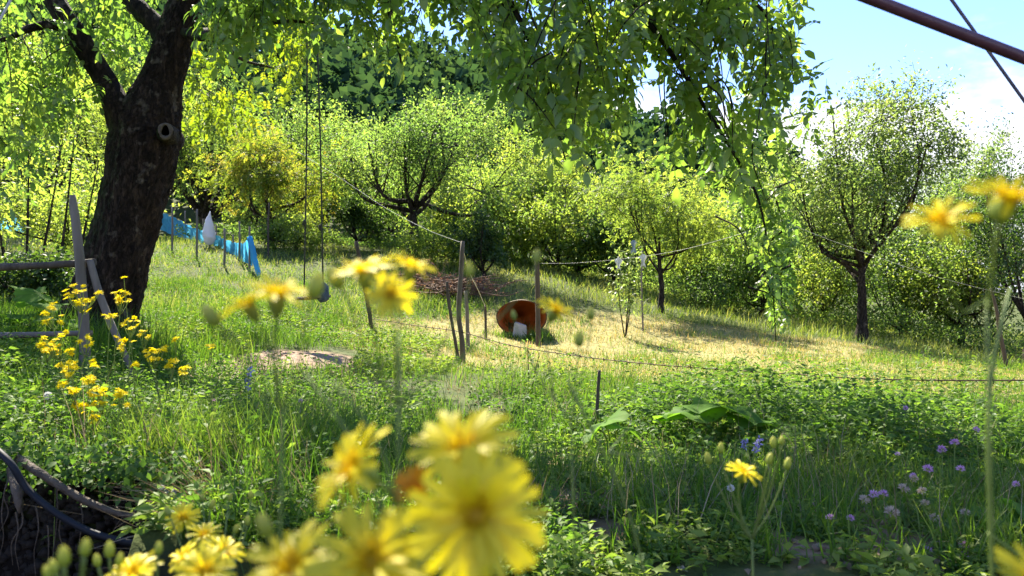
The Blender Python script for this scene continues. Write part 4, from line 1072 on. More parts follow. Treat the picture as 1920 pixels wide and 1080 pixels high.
sapling("two-stemmed sapling in the straw meadow left of the slender trunk", 1172, 13.5, [(1160, 470), (1186, 475), (1175, 510)], leaf=.085, n=420, mat="grey", seed=3)
sapling("thin weedy shoot standing in front of the tub", 993, 6.6, [(990, 640), (1012, 660)], leaf=.035, n=50, r=.006, seed=4, lo=.3)
for k, (a, tx, ty, d) in enumerate([(50, 55, 240, 13), (75, 118, 260, 13), (110, 140, 250, 12.6), (20, -20, 330, 10), (140, 185, 300, 12)]):
    sapling(["straight thin sapling at far left behind the fence", "leaning slender sapling left of the walnut trunk", "slanting sapling stem close to the leaning fence post", "short crooked sapling at the picture's left edge", "sapling leaning towards the walnut trunk"][k], a, d, [(tx, ty)], leaf=.10, n=150, r=.026, mat="bright", seed=30 + k)

# reddish metal pole and cables overhead at right
line_obj("metal_pole", "reddish-brown metal pole slanting across the sky at top right", "pole", [(-200, -711, 1.6), (6900, 2034, 1.6)], .0118, solid("red-brown painted steel", S((.085, .036, .042), (.12, .05, .055), (.15, .068, .072)), 30, rough=.42, spec=.5), n=20, seg=20)
line_obj("cable", "thin dark cable crossing behind the metal pole", "cable", [(1300, -675, 2.0), (2600, 1136, 2.0)], .0040, solid("grey cable", S((.10, .09, .10), (.18, .16, .17)), 40), n=24, seg=8)
line_obj("cord", "white cord in the top left corner", "cord", [(-400, 780, 2.6), (160, -260, 2.6)], .0042, m_string, n=12, seg=6)

# ------------------------------------------------------------------ pit: hose, roots
m_hose = solid("black hose", S((.006, .007, .009), (.011, .013, .017), (.020, .023, .028)), 12, rough=.6, spec=.25)
m_root = solid("tree root", S((.05, .036, .024), (.10, .075, .05), (.16, .125, .09)), 22, bump=.6)
HD = 2.40
line_obj("hose", "black water hose curving down across the dug bank", "hose", [(-60, 800, HD + .1), (14, 862, HD), (50, 915, HD), (110, 965, HD - .02), (180, 1001, HD - .03), (250, 1018, HD - .03), (320, 1023, HD - .02), (400, 1022, HD + .02)], .0102, m_hose, n=60, seg=12)
q = spline([np.append(P(a, b_, d), r) for a, b_, d, r in [(20, 850, 2.56, .014), (64, 880, HD + .06, .013), (110, 910, HD + .03, .0115), (165, 941, HD + .03, .0115), (225, 963, HD + .04, .0095), (275, 969, HD + .06, .0085), (330, 972, HD + .12, .007)]], 50)
V, T = tube(q[:, :3], q[:, 3], 10, bump=.07, seed=3); tag(mesh_obj("root", V, T, m_root, smooth_shade=True), "thick pale brown root lying above the black hose", "root")
q = spline([np.append(P(a, b_, d), r) for a, b_, d, r in [(24, 880, 2.5, .02), (32, 920, HD + .02, .017), (36, 945, HD, .011), (37, 962, HD, .004)]], 14)
V, T = tube(q[:, :3], q[:, 3], 9, bump=.12, seed=5); tag(mesh_obj("root", V, T, m_root, smooth_shade=True), "broken root stub at the far left of the dug bank", "root")
g = np.random.default_rng(19)
for k, (a, y0, y1, da) in enumerate([(10, 915, 1075, -22), (30, 960, 1070, 6), (40, 950, 1060, -16), (68, 950, 1090, 0), (106, 905, 1090, -14), (116, 960, 1090, 2), (152, 945, 1060, 4), (218, 950, 1005, -10), (258, 950, 1000, 6), (90, 985, 1095, -4), (16, 900, 1000, -18)]):
    labs = ["leftmost hanging rootlet slanting to the picture's edge", "short rootlet just left of the broken root stub's tip", "rootlet trailing from the broken root stub", "long straight rootlet left of the double rootlet", "long rootlet crossing behind the hose under the thick root", "rootlet hanging beside the long rootlet behind the hose", "thin rootlet below the middle of the thick root", "short kinked rootlet below the thick root's right half", "short rootlet by the thick root's right end", "faint rootlet low in the pit above the tall buds", "rootlet slanting from beneath the broken stub"]
    q = spline([P(a, y0, HD + .05), P(a + da * .2 + g.normal(0, 7), y0 + (y1 - y0) * .3, HD + .03), P(a + da * .5 + g.normal(0, 7), y0 + (y1 - y0) * .62, HD + .03), P(a + da, y1, HD + .03)], 18)
    V, T = tube(q, np.linspace(.0026, .0009, 18), 5, bump=.1, seed=k)
    tag(mesh_obj("rootlet", V, T, m_root), labs[k], "root", "rootlets hanging from the dug bank")
# ------------------------------------------------------------------ yellow hawksbeard
m_petal = leaf_mat("yellow petal", S((.70, .53, .002), (.79, .65, .004), (.83, .71, .008)), trans=.45, rough=.5, tboost=(1.25, 1.22, .8), spec=.25, vary=.3)
m_disc = leaf_mat("deep yellow floret", S((.64, .38, .003), (.74, .50, .004), (.78, .58, .006)), trans=.25, rough=.6, tboost=(1.2, 1.1, .8), spec=.2)
m_orange = leaf_mat("orange petal", S((.62, .22, .006), (.72, .32, .008)), trans=.35, rough=.5, tboost=(1.2, 1.1, .8))
m_stem = leaf_mat("pale green stem", S((.14, .21, .045), (.19, .26, .06), (.25, .30, .08)), trans=.3, rough=.5, tboost=(1.2, 1.2, .6))
m_bud = leaf_mat("green bud", S((.25, .33, .055), (.36, .42, .07), (.48, .48, .085)), trans=.4, rough=.5, tboost=(1.2, 1.2, .6))

def petal_mesh(seed):
    g = np.random.default_rng(seed); n = 7
    y = np.linspace(0, 1, n); w = np.interp(y, [0, .25, .7, .95, 1], [.035, .085, .108, .10, .085]) * g.uniform(.9, 1.1)
    z = .10 * np.sin(y * 2.2) - .16 * y ** 2 * g.uniform(.2, 1.6); xs = g.normal(0, .05) * y ** 2
    V = []; 
    for k in range(n):
        for s in (-1, 0, 1):
            V.append([xs[k] + s * w[k], y[k] + (g.uniform(-.02, .05) if k == n - 1 else 0), z[k] + (.025 if s else 0)])
    T = []
    for k in range(n - 1):
        for s in (0, 1):
            a = k * 3 + s; T += [[a, a + 1, a + 4], [a, a + 4, a + 3]]
    m = len(V)    # toothed tip
    for s in (-.66, 0, .66):
        V.append([xs[-1] + s * w[-1], 1.06, z[-1]])
    T += [[(n - 1) * 3, (n - 1) * 3 + 1, m], [(n - 1) * 3, (n - 1) * 3 + 1, m + 1], [(n - 1) * 3 + 1, (n - 1) * 3 + 2, m + 2]]
    V = np.array(V, float); return make_mesh("petal", V, np.array(T), m_petal, np.clip(.2 + V[:, 1] * .7, 0, 1), True)
PET = [petal_mesh(q) for q in range(5)]
def disc_mesh():
    g = np.random.default_rng(3); n = 46
    a = g.uniform(0, 6.28, n); r = np.sqrt(g.random(n)) * .22
    pos = np.stack([r * np.cos(a), r * np.sin(a), 0 * a], -1); dr = np.stack([np.cos(a) * r * 3.2, np.sin(a) * r * 3.2, np.full(n, .9)], -1)
    b = Buf(); V, T = scatter(*LEAF4, pos, dr, rdir(n, g), g.uniform(.18, .36, n), np.full(n, .45)); b.add(V, T, np.repeat(g.random(n), 5))
    rr = [0.02, .2, .25, .2]; zz = [.06, .04, -.02, -.08]
    s = 16; aa = np.linspace(0, 2 * np.pi, s, endpoint=False)
    rings = [np.stack([r_ * np.cos(aa), r_ * np.sin(aa), np.full(s, z_)], -1) for r_, z_ in zip(rr, zz)]
    b.add(*loft(rings), r=.3)
    V, T, r = b.arrays(); return make_mesh("flower_head", V, T, m_disc, r, False)
DISC = disc_mesh()
def inv_mesh():
    s = 18; aa = np.linspace(0, 2 * np.pi, s, endpoint=False); rr = [.20, .25, .24, .19, .10, .05]; zz = [.0, -.14, -.34, -.52, -.62, -.75]
    rings = [np.stack([r_ * (1 + .08 * np.sin(aa * 9)) * np.cos(aa), r_ * (1 + .08 * np.sin(aa * 9)) * np.sin(aa), np.full(s, z_)], -1) for r_, z_ in zip(rr, zz)]
    V, T = loft(rings); return make_mesh("involucre", V, T, m_bud, np.clip(.5 + V[:, 2], 0, 1), True)
INV = inv_mesh()
def bud_mesh():
    s = 16; aa = np.linspace(0, 2 * np.pi, s, endpoint=False); rr = [.04, .20, .27, .29, .24, .15, .03]; zz = [0, .06, .22, .45, .72, .92, 1.02]
    rings = [np.stack([r_ * (1 + .06 * np.sin(aa * 7)) * np.cos(aa), r_ * (1 + .06 * np.sin(aa * 7)) * np.sin(aa), np.full(s, z_)], -1) for r_, z_ in zip(rr, zz)]
    V, T = loft(rings); return make_mesh("bud", V, T, m_bud, np.clip(V[:, 2], 0, 1), True)
BUD = bud_mesh()
def basis(nrm, spin=0.0):
    z = norm(np.asarray(nrm, float)); x = norm(np.cross([0.05, .1, 1.0] if abs(z[2]) < .9 else [0, 1.0, .1], z)); y = np.cross(z, x)
    return np.stack([x * math.cos(spin) + y * math.sin(spin), -x * math.sin(spin) + y * math.cos(spin), z], 1)
def place(o, parent, p, M, s):
    w = np.eye(4); w[:3, :3] = M * s; w[:3, 3] = p; link(o, parent); o.matrix_basis = Matrix(w.tolist()); return o
def head(plant, p, nrm, rad, g, n=26, open_=1.0, orange=False, inner=True, label=None):
    """flower head with every strap petal its own piece"""
    hd = place(bpy.data.objects.new("flower_head", DISC), plant, p - np.array(plant.location), basis(nrm, g.uniform(0, 6)), rad)
    if label: hd["label"] = label
    for ring_, (cnt, tilt, ln) in enumerate([(n, .12 / open_, 1.0), (n // 2, .55 / open_, .66)] if inner else [(n, .12 / open_, 1.0)]):
        for k in range(cnt):
            a = 2 * np.pi * (k + g.uniform(-.28, .28)) / cnt; t = tilt + g.normal(0, .12)
            dr = np.array([math.cos(a) * math.cos(t), math.sin(a) * math.cos(t), math.sin(t)])
            up = np.array([-math.cos(a) * math.sin(t), -math.sin(a) * math.sin(t), math.cos(t)]) + g.normal(0, .15, 3)
            M = frames(dr[None], up[None])[0]
            place(bpy.data.objects.new("petal", PET[g.integers(0, 5)]), hd, np.array([math.cos(a), math.sin(a), 0]) * .12 + [0, 0, .02 + .03 * ring_], M, ln * g.uniform(.82, .98))
    place(bpy.data.objects.new("involucre", INV), hd, np.zeros(3), np.eye(3), 1.0)
    return hd
def polyline(pts, n):
    p = np.asarray(pts, float); c = np.concatenate([[0], np.cumsum(np.linalg.norm(np.diff(p, axis=0), axis=1))])
    u = np.linspace(0, c[-1], n); q = np.stack([np.interp(u, c, p[:, k]) for k in range(3)], -1)
    for _ in range(3): q[1:-1] = (q[:-2] + 2 * q[1:-1] + q[2:]) / 4
    return q
def stem(plant, pts, r0, r1, n=22, name="stem"):
    q = polyline(pts, n); V, T = tube(q, np.linspace(r0, r1, n), 8); return mesh_obj(name, V, T, m_stem, plant, np.full(len(V), .5), True)
def base_at(x, y): return np.array([x, y, g1(x, y)])

def hawk(label, bx, by, heads, buds, fork=None, seed=0, rad=.018, stem_r=.0015, group="yellow hawksbeard plants"):
    """heads: (px, py, d, normal, radius scale, petals); all shoots leave one fork"""
    g = np.random.default_rng(seed); B = base_at(bx, by)
    pl = empty("hawksbeard", B); tag(pl, label, "flower", group)
    fk = P(*fork)
    stem(pl, [B - [0, 0, .03], B * .55 + fk * .45 + np.array([.02, .01, .03]), fk], stem_r * 1.5, stem_r * 1.1, 20, "main_stem")
    for px, py, d, nr, rs, n in heads:
        p = P(px, py, d); nn = norm(np.array(nr, float)); q = p - nn * rad * rs * .7
        stem(pl, [fk, fk * .5 + q * .5 + np.array([0, 0, -.012]) - nn * .01, q - nn * .008, q], stem_r, stem_r * .8)
        head(pl, p, nn, rad * rs, g, n)
    for px, py, d, nr, ln in buds:
        p = P(px, py, d); nn = norm(np.array(nr, float))
        stem(pl, [fk, fk * .5 + p * .5 + np.array([0, 0, -.01]), p - nn * .008, p], stem_r * .9, stem_r * .7)
        place(bpy.data.objects.new("bud", BUD), pl, p - B, basis(nn), ln)
    return pl

hawk("large blurred yellow hawksbeard close to the viewer, bottom centre", .02, .42,
     [(893, 968, .262, (.03, -1, .22), 1.15, 26), (868, 842, .300, (-.02, -.62, .80), 1.02, 20), (662, 880, .315, (-.75, -.42, .55), 1.02, 18),
      (695, 1055, .285, (.05, -.75, .68), 1.12, 22), (545, 1066, .315, (-.2, -.5, .85), 1.05, 20)],
     [(504, 1005, .33, (-.35, -.1, .9), .010)], fork=(760, 1190, .33), seed=1)
# the half-open orange head
pl = empty("hawksbeard", base_at(-.03, .46)); tag(pl, "half-open orange hawksbeard head tucked between the large yellow ones", "flower", "yellow hawksbeard plants")
p = P(788, 932, .33); B = np.array(pl.location); stem(pl, [B, B * .5 + P(800, 1250, .36) * .5, P(800, 1150, .35), p - [0, 0, .012]], .003, .0018)
g = np.random.default_rng(5)
PET_O = PET[0].copy(); PET_O.materials.clear(); PET_O.materials.append(m_orange)
hd = place(bpy.data.objects.new("flower_head", DISC), pl, p - B, basis((-.3, -.55, .8)), .011)
for k in range(16):
    a = 2 * np.pi * k / 16; t = 1.0 + g.normal(0, .1); dr = np.array([math.cos(a) * math.cos(t), math.sin(a) * math.cos(t), math.sin(t)]); up = np.array([-math.cos(a) * math.sin(t), -math.sin(a) * math.sin(t), math.cos(t)])
    place(bpy.data.objects.new("petal", PET_O), hd, np.array([math.cos(a), math.sin(a), 0]) * .2, frames(dr[None], up[None])[0], 1.0)
place(bpy.data.objects.new("involucre", INV), hd, np.zeros(3), np.eye(3), 1.1)

hawk("cluster of sharper yellow hawksbeard blooms in front of the hose", -.42, .98,
     [(343, 972, .92, (.1, -.7, .7), .98, 22), (382, 1003, .86, (.1, -.35, .93), .95, 20), (418, 1036, .72, (.5, -.35, .8), .98, 20), (345, 1045, .70, (-.5, -.4, .75), .8, 22)],
     [(318, 968, .9, (-.4, 0, .9), .012), (395, 955, .95, (.3, 0, .9), .012), (440, 1000, .95, (.3, 0, .9), .011), (463, 985, .95, (.1, 0, 1), .011), (470, 935, .98, (0, 0, 1), .010), (430, 940, 1.0, (.2, 0, 1), .010), (380, 940, .98, (-.1, 0, 1), .009)], fork=(400, 1150, .90), seed=2, stem_r=.0012)
hawk("pair of yellow hawksbeard blooms cut off by the lower edge at left", -.27, .60,
     [(385, 1072, .50, (.1, -.6, .8), .98, 22), (250, 1074, .56, (-.15, -.45, .85), .98, 22)],
     [(296, 1040, .55, (.1, 0, 1), .009), (205, 1045, .55, (0, 0, 1), .011), (222, 1060, .56, (.2, 0, 1), .009), (184, 1062, .57, (-.2, 0, 1), .009)], fork=(300, 1200, .55), seed=3, stem_r=.0012)
hawk("cluster of closed green hawksbeard buds at bottom left", -.26, .44,
     [], [(120, 1062, .40, (-.05, 0, 1), .0100), (158, 1042, .40, (.12, 0, 1), .0085), (104, 1076, .41, (-.3, 0, .9), .0075), (92, 1085, .42, (-.3, 0, .9), .007)], fork=(130, 1250, .42), seed=4, stem_r=.0014)
hawk("blurred yellow hawksbeard bloom in front of the swing's left side", -.20, .46,
     [(520, 552, .36, (.1, -.16, .98), .86, 20), (465, 572, .37, (-.45, -.12, .88), .7, 18)], [(410, 610, .37, (-.5, -.1, .7), .011), (585, 560, .36, (.3, 0, 1), .012)], fork=(530, 760, .40), seed=6, stem_r=.0006)
hawk("blurred pair of yellow hawksbeard blooms in front of the leaning stake", -.08, .50,
     [(682, 508, .40, (-.15, -.16, .98), .82, 20), (770, 500, .42, (.3, -.14, .95), .72, 20), (733, 553, .385, (.05, -.92, .38), .62, 18)], [(640, 540, .41, (-.5, 0, .8), .012), (880, 520, .42, (0, 0, 1), .008), (1005, 495, .44, (.1, 0, 1), .008)], fork=(745, 760, .42), seed=7, stem_r=.0006)
hawk("small blurred yellow hawksbeard bloom just right of the tub", .06, .70,
     [(1042, 582, .62, (.45, -.35, .8), .86, 18)], [(965, 600, .63, (-.2, 0, 1), .008), (1085, 650, .62, (.1, 0, 1), .012), (1108, 600, .64, (0, 0, 1), .010)], fork=(1070, 790, .62), seed=8, stem_r=.0006)
hawk("two blurred yellow hawksbeard blooms high at the right edge", .25, .42,
     [(1764, 415, .33, (-.25, -.6, .75), .74, 16), (1892, 372, .32, (.0, -.45, .9), .84, 18)], [(1868, 415, .35, (.1, 0, .6), .013)], fork=(1850, 560, .37), seed=9, stem_r=.0006)
hawk("single sharp yellow hawksbeard bloom among buds right of centre", .30, 1.02,
     [(1394, 886, .86, (.22, -.28, .93), 1.0, 22)], [(1330, 870, .88, (-.2, 0, 1), .013), (1352, 850, .90, (0, 0, 1), .012), (1440, 870, .86, (.3, 0, 1), .012), (1450, 840, .86, (0, 0, 1), .012), (1465, 835, .86, (.1, 0, 1), .010), (1475, 880, .88, (.2, 0, 1), .013)], fork=(1410, 1010, .88), seed=10, stem_r=.0011)
hawk("yellow hawksbeard bloom in the bottom right corner", .19, .44,
     [(1948, 1098, .32, (.1, -.6, .8), .95, 20)], [], fork=(1930, 1200, .34), seed=11, stem_r=.0006)

# bare green stalks standing close by
def stalk(label, bx, by, pts, r, leaves=()):
    pl = empty("green_stalk", base_at(bx, by)); tag(pl, label, "stalk"); B = np.array(pl.location)
    stem(pl, [B] + [P(*p) for p in pts], r * 1.2, r * .7, 70)
    for br_ in leaves:
        stem(pl, [P(*p) for p in br_], r * .7, r * .35, 14, "side_shoot")
    return pl
stalk("slender green stalk branching in front of the foreground weeds", .16, .62, [(1215, 1080, .60), (1180, 960, .60), (1140, 850, .60), (1085, 770, .60), (1065, 715, .60)], .0013, [[(1140, 850, .60), (1180, 852, .60), (1240, 850, .60)], [(1140, 850, .6), (1165, 820, .61), (1180, 800, .61)]])
stalk("thick green stalk rising through the thistle flowers at right", .33, .56, [(1862, 1080, .52), (1855, 960, .52), (1848, 800, .52), (1862, 640, .52), (1895, 540, .53)], .0016, [[(1853, 1000, .52), (1880, 1020, .52), (1925, 1050, .52)]])
stalk("blurred green stalk above the left large bloom", -.10, .40, [(740, 960, .36), (690, 850, .36), (620, 750, .36), (570, 700, .37)], .0011)
stalk("second blurred green stalk slanting above the large bloom", -.06, .42, [(760, 960, .37), (735, 830, .37), (680, 755, .37), (625, 715, .38)], .0009)
stalk("upright blurred green stalk left of the large blooms", -.05, .44, [(742, 900, .37), (752, 780, .37), (760, 690, .38), (748, 620, .39)], .0007)

# ------------------------------------------------------------------ farther hawksbeard with many small heads
def small_head():
    g = np.random.default_rng(2); n = 18
    a = np.linspace(0, 2 * np.pi, n, endpoint=False) + g.normal(0, .1, n); t = g.normal(.15, .15, n)
    dr = np.stack([np.cos(a) * np.cos(t), np.sin(a) * np.cos(t), np.sin(t)], -1)
    b = Buf(); V, T = scatter(*LEAF4, dr * .05, dr, np.tile([0, 0, 1.0], (n, 1)), g.uniform(.8, 1.05, n), np.full(n, .62)); b.add(V, T, np.repeat(g.uniform(.3, 1, n), 5))
    n2 = 9; a = np.linspace(0, 6.28, n2, endpoint=False); dr = np.stack([np.cos(a) * .6, np.sin(a) * .6, np.full(n2, .8)], -1)
    V, T = scatter(*LEAF4, dr * .02, dr, np.tile([0, 0, 1.0], (n2, 1)), np.full(n2, .5), np.full(n2, .6)); b.add(V, T, .1)
    V, T, r = b.arrays(); return make_mesh("flower_head", V, T, m_small, r)
m_small = leaf_mat("small yellow floret", S((.78, .62, .004), (.84, .72, .008)), trans=.4, tboost=(1.15, 1.15, .8), spec=.1)
SMALL = small_head()
clusters = [(155, 558, 36, 13), (100, 588, 26, 7), (88, 650, 16, 5), (112, 645, 34, 12), (125, 690, 20, 7), (160, 640, 15, 4), (225, 560, 18, 7), (205, 590, 12, 4), (245, 605, 15, 5), (230, 642, 20, 5), (270, 627, 10, 3),
            (290, 662, 25, 9), (322, 682, 12, 4), (345, 692, 12, 5), (255, 686, 6, 2), (176, 682, 8, 2), (115, 722, 8, 3), (140, 732, 12, 4), (166, 712, 12, 4), (150, 768, 15, 5), (192, 746, 28, 11), (225, 736, 12, 4), (176, 782, 14, 4), (235, 758, 5, 1), (395, 650, 8, 2), (235, 520, 6, 1), (330, 640, 9, 2)]
plants = {0: [], 1: [], 2: [], 3: [], 4: []}
for c in clusters:
    x, y = c[0], c[1]
    plants[0 if y < 610 and x < 190 else 1 if y < 705 and x < 190 else 2 if x < 262 and y < 705 else 4 if y >= 705 else 3].append(c)
labs = ["yellow-flowered hawksbeard rising in front of the leaning fence post", "dense yellow hawksbeard clump left of the fence post below the upper rail", "yellow hawksbeard flowering in front of the diagonal brace", "yellow hawksbeard scattered right of the diagonal brace", "low yellow hawksbeard spilling towards the dug bank"]
g = np.random.default_rng(33)
for k, cl in plants.items():
    dd = [3.3, 3.15, 3.4, 3.5, 2.95][k]
    bx = np.mean([c[0] for c in cl]); B = onG(bx + [8, 0, 10, -20, 10][k], dd)
    pl = empty("hawksbeard", B); tag(pl, labs[k], "flower", "yellow hawksbeard plants")
    sb = Buf()
    for cx, cy_, cr_, cn in cl:
        cb = P(cx, cy_ + 30, dd)
        if cb[2] > B[2]: sb.add(*tube(spline([B + g.normal(0, .03, 3) * [1, 1, 0], (B + cb) / 2 + g.normal(0, .02, 3), cb], 8), np.linspace(.003, .0018, 8), 4, cap=False))
        for _ in range(int(cn * 1.9)):
            a = g.uniform(0, 6.28); r_ = cr_ * math.sqrt(g.random()); p = P(cx + r_ * math.cos(a), cy_ + .8 * r_ * math.sin(a), dd + g.uniform(-.06, .06))
            nn = norm(np.array([g.normal(0, .35), -.35 + g.normal(0, .35), .8]))
            place(bpy.data.objects.new("flower_head", SMALL), pl, p - B, basis(nn, g.uniform(0, 6)), g.uniform(.013, .019))
            sb.add(*tube(spline([cb, (cb + p) / 2 + np.array([0, 0, -.01]), p], 4), .0013, 3, cap=False))
    sb.build("stems", m_stem, pl)

# ------------------------------------------------------------------ thistles, clover and other wild flowers
m_pink = leaf_mat("pink floret", S((.55, .22, .52), (.68, .34, .64), (.78, .52, .74)), trans=.3, tboost=(1.1, 1, 1.1), vary=.4)
m_fade = leaf_mat("faded floret", S((.46, .34, .24), (.58, .45, .34), (.68, .57, .48)), trans=.25, tboost=(1, 1, .9), vary=.3)
m_blue = leaf_mat("violet blue petal", S((.24, .21, .50), (.34, .31, .62), (.50, .48, .74)), trans=.35, tboost=(1, 1, 1.1))
m_white = leaf_mat("white floret", S((.66, .66, .64), (.8, .8, .78)), trans=.3, tboost=(1, 1, 1))
def pom(mat, seed, n=70, low=-.2):
    g = np.random.default_rng(seed); d = rdir(n, g); d = d[d[:, 2] > low]; m = len(d)
    V, T = scatter(*LEAF2, d * .35, d + g.normal(0, .15, d.shape), rdir(m, g), g.uniform(.5, .75, m), np.full(m, .55))
    b = Buf(); b.add(V, T, np.repeat(g.random(m), 4))
    return make_mesh("flower_head", *b.arrays()[:2], mat, b.arrays()[2])
POM = {"pink": pom(m_pink, 1, 150), "fade": pom(m_fade, 2, 130), "dandelion": pom(m_white, 3, 260, -.9)}
CUP = INV
def wild(name, label, px, py, d, kind, rad, cat="flower", group=None, seed=0, tilt=.3):
    g = np.random.default_rng(seed + 500); p = P(px, py, d); x, y = p[0] + g.normal(0, .04), d + g.uniform(-.05, .08)
    B = base_at(x, y)
    if B[2] > p[2] - .03: B[2] = p[2] - .05
    pl = empty(name, B); tag(pl, label, cat, group)
    stem(pl, [B, (B + p) / 2 + g.normal(0, .012, 3), p], .0022, .0013, 10)
    nn = norm(np.array([g.normal(0, tilt), g.normal(-.2, tilt), 1.0]))
    place(bpy.data.objects.new("flower_head", POM[kind]), pl, p - B, basis(nn), rad * 1.0)
    if kind != "dandelion": place(bpy.data.objects.new("involucre", CUP), pl, p - B, basis(nn), rad * 1.3)
    lp = B + (p - B) * g.uniform(.1, .75, 9)[:, None]
    V, T = scatter(*LEAF4, lp, rdir(9, g) * [1, 1, .4] + [0, 0, .2], np.tile([0, 0, 1.0], (9, 1)) + g.normal(0, .3, (9, 3)), g.uniform(.03, .06, 9), np.full(9, .6))
    mesh_obj("leaves", V, T, m_weed, pl, np.repeat(g.uniform(.3, .8, 9), 5))
pinks = [(1638, 927, 2.7, .018, "left bloom of the close pink thistle pair at lower right"), (1656, 927, 2.72, .018, "right bloom of the close pink thistle pair at lower right"),
         (1766, 843, 3.1, .020, "pink thistle above the beige seed heads, left of the pale leaf"), (1790, 831, 3.2, .020, "pink thistle high at right beside a sunlit gap"), (1740, 880, 2.9, .020, "bright pink thistle directly above the beige seed heads"),
         (1556, 971, 2.6, .015, "small pink thistle at the foot of the dark weeds, left of its twin"), (1595, 972, 2.6, .014, "small pink thistle right of its twin below the dark weeds"),
         (1738, 1032, 2.5, .017, "pale pink thistle low near the bottom edge"), (1808, 1022, 2.5, .018, "upper of two stacked pink thistles by the thick stalk"), (1808, 1044, 2.48, .019, "lower of two stacked pink thistles by the thick stalk"), (1875, 1050, 2.5, .017, "pink thistle right of the thick green stalk at the bottom"),
         (1712, 893, 2.9, .014, "little pink thistle close above the left seed heads"), (1801, 880, 2.9, .017, "dusty pink thistle left of the pale upright leaf"), (1830, 806, 3.3, .016, "small pink thistle near the sunlit grass at right"), (1905, 908, 2.9, .015, "pink thistle at the right edge above the big leaf"), (1698, 765, 4.2, .016, "tiny pink bloom on top of the weed thicket"), (1683, 852, 3.3, .012, "tiny pink bloom in the weed thicket's right flank"),
         (209, 883, 2.66, .015, "pink clover at the brow of the pit above the thick root"), (203, 852, 2.75, .014, "pink clover among dark weeds above the pit"), (105, 872, 2.62, .016, "pale pink clover by the hose's upper end"), (77, 833, 2.9, .013, "pink clover at the left over the pit's corner"), (106, 786, 3.2, .012, "small pink clover below the yellow flowers at left"), (28, 770, 3.3, .013, "faint pink clover at the far left edge"), (403, 752, 3.6, .013, "pink clover in the long grass left of the violet spike"), (564, 752, 4.0, .014, "pink clover right of the violet spike")]
for k, (a, b_, d, r_, lab) in enumerate(pinks): wild("pink_thistle" if a > 700 else "pink_clover", lab, a, b_, d, "pink", r_, group="pink wild flowers", seed=k)
fades = [(1620, 938, 2.7, .020, "beige seed head left of the pink thistle pair"), (1694, 917, 2.75, .021, "large beige seed head above the pale double flower"), (1729, 921, 2.8, .018, "beige seed head right of the large one"), (1735, 944, 2.75, .016, "small beige seed head below the others"), (1752, 972, 2.65, .020, "pinkish beige seed head lower among the thistles"), (1672, 962, 2.6, .026, "pale double-headed faded flower in the thistle patch"), (1810, 962, 2.65, .017, "faded pink head beside the thick stalk"), (1714, 898, 2.78, .016, "dark withered head among the beige seed heads"), (1728, 1045, 2.5, .020, "blurred dusty head near the bottom edge at right")]
for k, (a, b_, d, r_, lab) in enumerate(fades): wild("seed_head", lab, a, b_, d, "fade", r_, group="faded seed heads", seed=60 + k)
wild("dandelion_clock", "white dandelion clock beneath the single sharp yellow bloom", 1370, 915, 2.5, "dandelion", .0125, seed=90)

def spike(label, px, py0, py1, d, rad, n, seed):
    g = np.random.default_rng(seed); top, bot = P(px, py0, d), P(px - 6, py1, d); B = base_at(bot[0] - .02, d)
    if B[2] > bot[2]: B[2] = bot[2] - .05
    pl = empty("violet_flower_spike", B); tag(pl, label, "flower", "violet flower spikes"); stem(pl, [B, bot, top], .003, .0015)
    for k in range(n):
        f = (k + .5) / n; c = top * (1 - f) + bot * f + rdir(1, g)[0] * rad * .6
        m = 8; d3 = rdir(m, g); V, T = scatter(*LEAF4, c + d3 * .003, d3 + [0, 0, -.2], rdir(m, g), g.uniform(.6, 1, m) * rad, np.full(m, 1.1)); mesh_obj("blossom", V, T, m_blue, pl, np.repeat(g.random(m), 5))
spike("violet flower spike at the edge of the bare path", 468, 690, 745, 4.3, .024, 7, 1)
spike("pale violet flower spike left of the weed thicket", 1398, 822, 842, 3.2, .018, 4, 2)
spike("violet flower spike beneath the big lobed leaf", 1420, 820, 848, 3.25, .02, 5, 3)

# small cream campion-like heads by the withered tuft
for k, (a, b_, d, lab) in enumerate([(303, 914, 2.45, "cream-white flower at the pit's right brow"), (312, 921, 2.45, "smaller cream flower touching the cream-white one"), (327, 921, 2.46, "cream bud right of the two cream flowers"), (330, 945, 2.45, "drooping cream flower under the others"), (452, 885, 2.6, "cream flower in the grass right of the withered tuft"), (90, 742, 3.3, "white flower cluster under the yellow hawksbeard at left")]):
    wild("white_flower", lab, a, b_, d, "dandelion", .009 if k < 5 else .018, group="cream wild flowers", seed=120 + k)

# ------------------------------------------------------------------ big lobed leaves
def big_leaf(seed, lobes=7):
    g = np.random.default_rng(seed); nr, na = 7, 42
    a = np.linspace(-np.pi * .93, np.pi * .93, na)
    edge = (.62 + .38 * np.cos(a * .5)) * (1 + .13 * np.sin(a * lobes + g.uniform(0, 6)) + .07 * np.sin(a * lobes * 2.3) + .04 * np.sin(a * 31))
    V = [[0, 0, 0]]
    for r_ in range(1, nr):
        f = r_ / (nr - 1)
        for k in range(na):
            e = edge[k] * f * .6
            V.append([e * math.sin(a[k]), e * math.cos(a[k]) + .12 * f, .10 * f * f * math.sin(a[k] * 3 + seed) + .05 * f * abs(math.sin(a[k] * lobes * .5)) - .07 * f * f])
    T = []
    for k in range(na - 1): T.append([0, 1 + k + 1, 1 + k])
    for r_ in range(nr - 2):
        for k in range(na - 1):
            p = 1 + r_ * na + k; T += [[p, p + 1, p + na + 1], [p, p + na + 1, p + na]]
    V = np.array(V, float); return make_mesh("leaf", V, np.array(T), m_big, np.clip(.35 + .3 * np.hypot(V[:, 0], V[:, 1]) + g.normal(0, .04, len(V)), 0, 1), True)
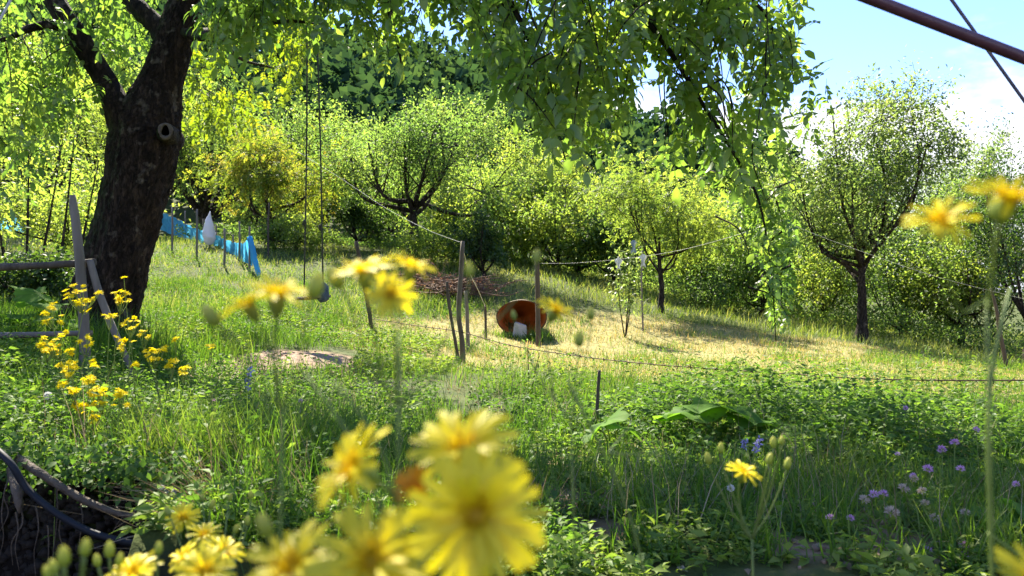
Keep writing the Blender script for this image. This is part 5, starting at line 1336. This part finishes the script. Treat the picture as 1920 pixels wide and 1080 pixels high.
m_big = leaf_mat("big soft leaf", S((.08, .17, .03), (.12, .23, .04), (.17, .28, .05)), trans=.5, noise=6, rough=.6, spec=.08, tboost=(1.7, 1.8, .6))
BIG = [big_leaf(q) for q in range(4)]
def burdock(label, px, d, leaves, seed):
    g = np.random.default_rng(seed); B = onG(px, d); pl = empty("burdock", B); tag(pl, label, "plant", "big-leaved burdock plants")
    for k, (a, b_, dd, s, nr) in enumerate(leaves):
        p = P(a, b_, dd); stem(pl, [B, (B + p) / 2 + np.array([0, 0, .05]), p], .006, .004, 10, "leaf_stalk")
        nn = norm(np.array(nr, float)); out_ = norm(np.append((p - B)[:2], 0) + np.array([1e-3, -.3, 0])); M = frames(out_[None], nn[None])[0]
        place(bpy.data.objects.new("leaf", BIG[(k + seed) % 4]), pl, p - B, M, s)
burdock("large lobed burdock leaves crowning the weed thicket", 1330, 4.4, [(1300, 770, 4.3, .30, (-.2, -.35, 1)), (1350, 762, 4.3, .34, (.2, -.3, 1)), (1400, 785, 4.3, .26, (.4, -.5, 1)), (1450, 800, 4.25, .30, (.3, -.8, 1)), (1265, 775, 4.35, .2, (-.5, -.4, 1))], 0)
burdock("burdock with upright pale leaf beside the short dark stake", 1145, 4.3, [(1135, 790, 4.2, .22, (-.3, -1, .3)), (1165, 800, 4.2, .2, (.4, -.6, .8)), (1120, 805, 4.2, .16, (-.6, -.4, .8))], 1)
burdock("wide burdock leaf under the thick stalk at the right edge", 1905, 2.9, [(1890, 960, 2.85, .24, (-.1, -.35, 1)), (1935, 955, 2.85, .24, (.3, -.3, 1))], 2)
burdock("bright burdock leaves low in the thicket's right half", 1500, 4.6, [(1510, 785, 4.5, .2, (.2, -.5, 1)), (1545, 790, 4.5, .2, (.4, -.5, 1)), (1600, 770, 4.7, .22, (.2, -.5, 1))], 3)
burdock("shady burdock leaves at the walnut's foot behind the fence", 100, 6.2, [(60, 590, 6.1, .3, (-.3, -.6, 1)), (90, 570, 6.2, .3, (0, -.7, 1)), (110, 600, 6.0, .28, (.4, -.6, 1)), (40, 620, 6.0, .3, (-.4, -.5, 1)), (75, 550, 6.3, .26, (.1, -.7, 1)), (20, 600, 6.2, .3, (-.3, -.5, 1))], 4)
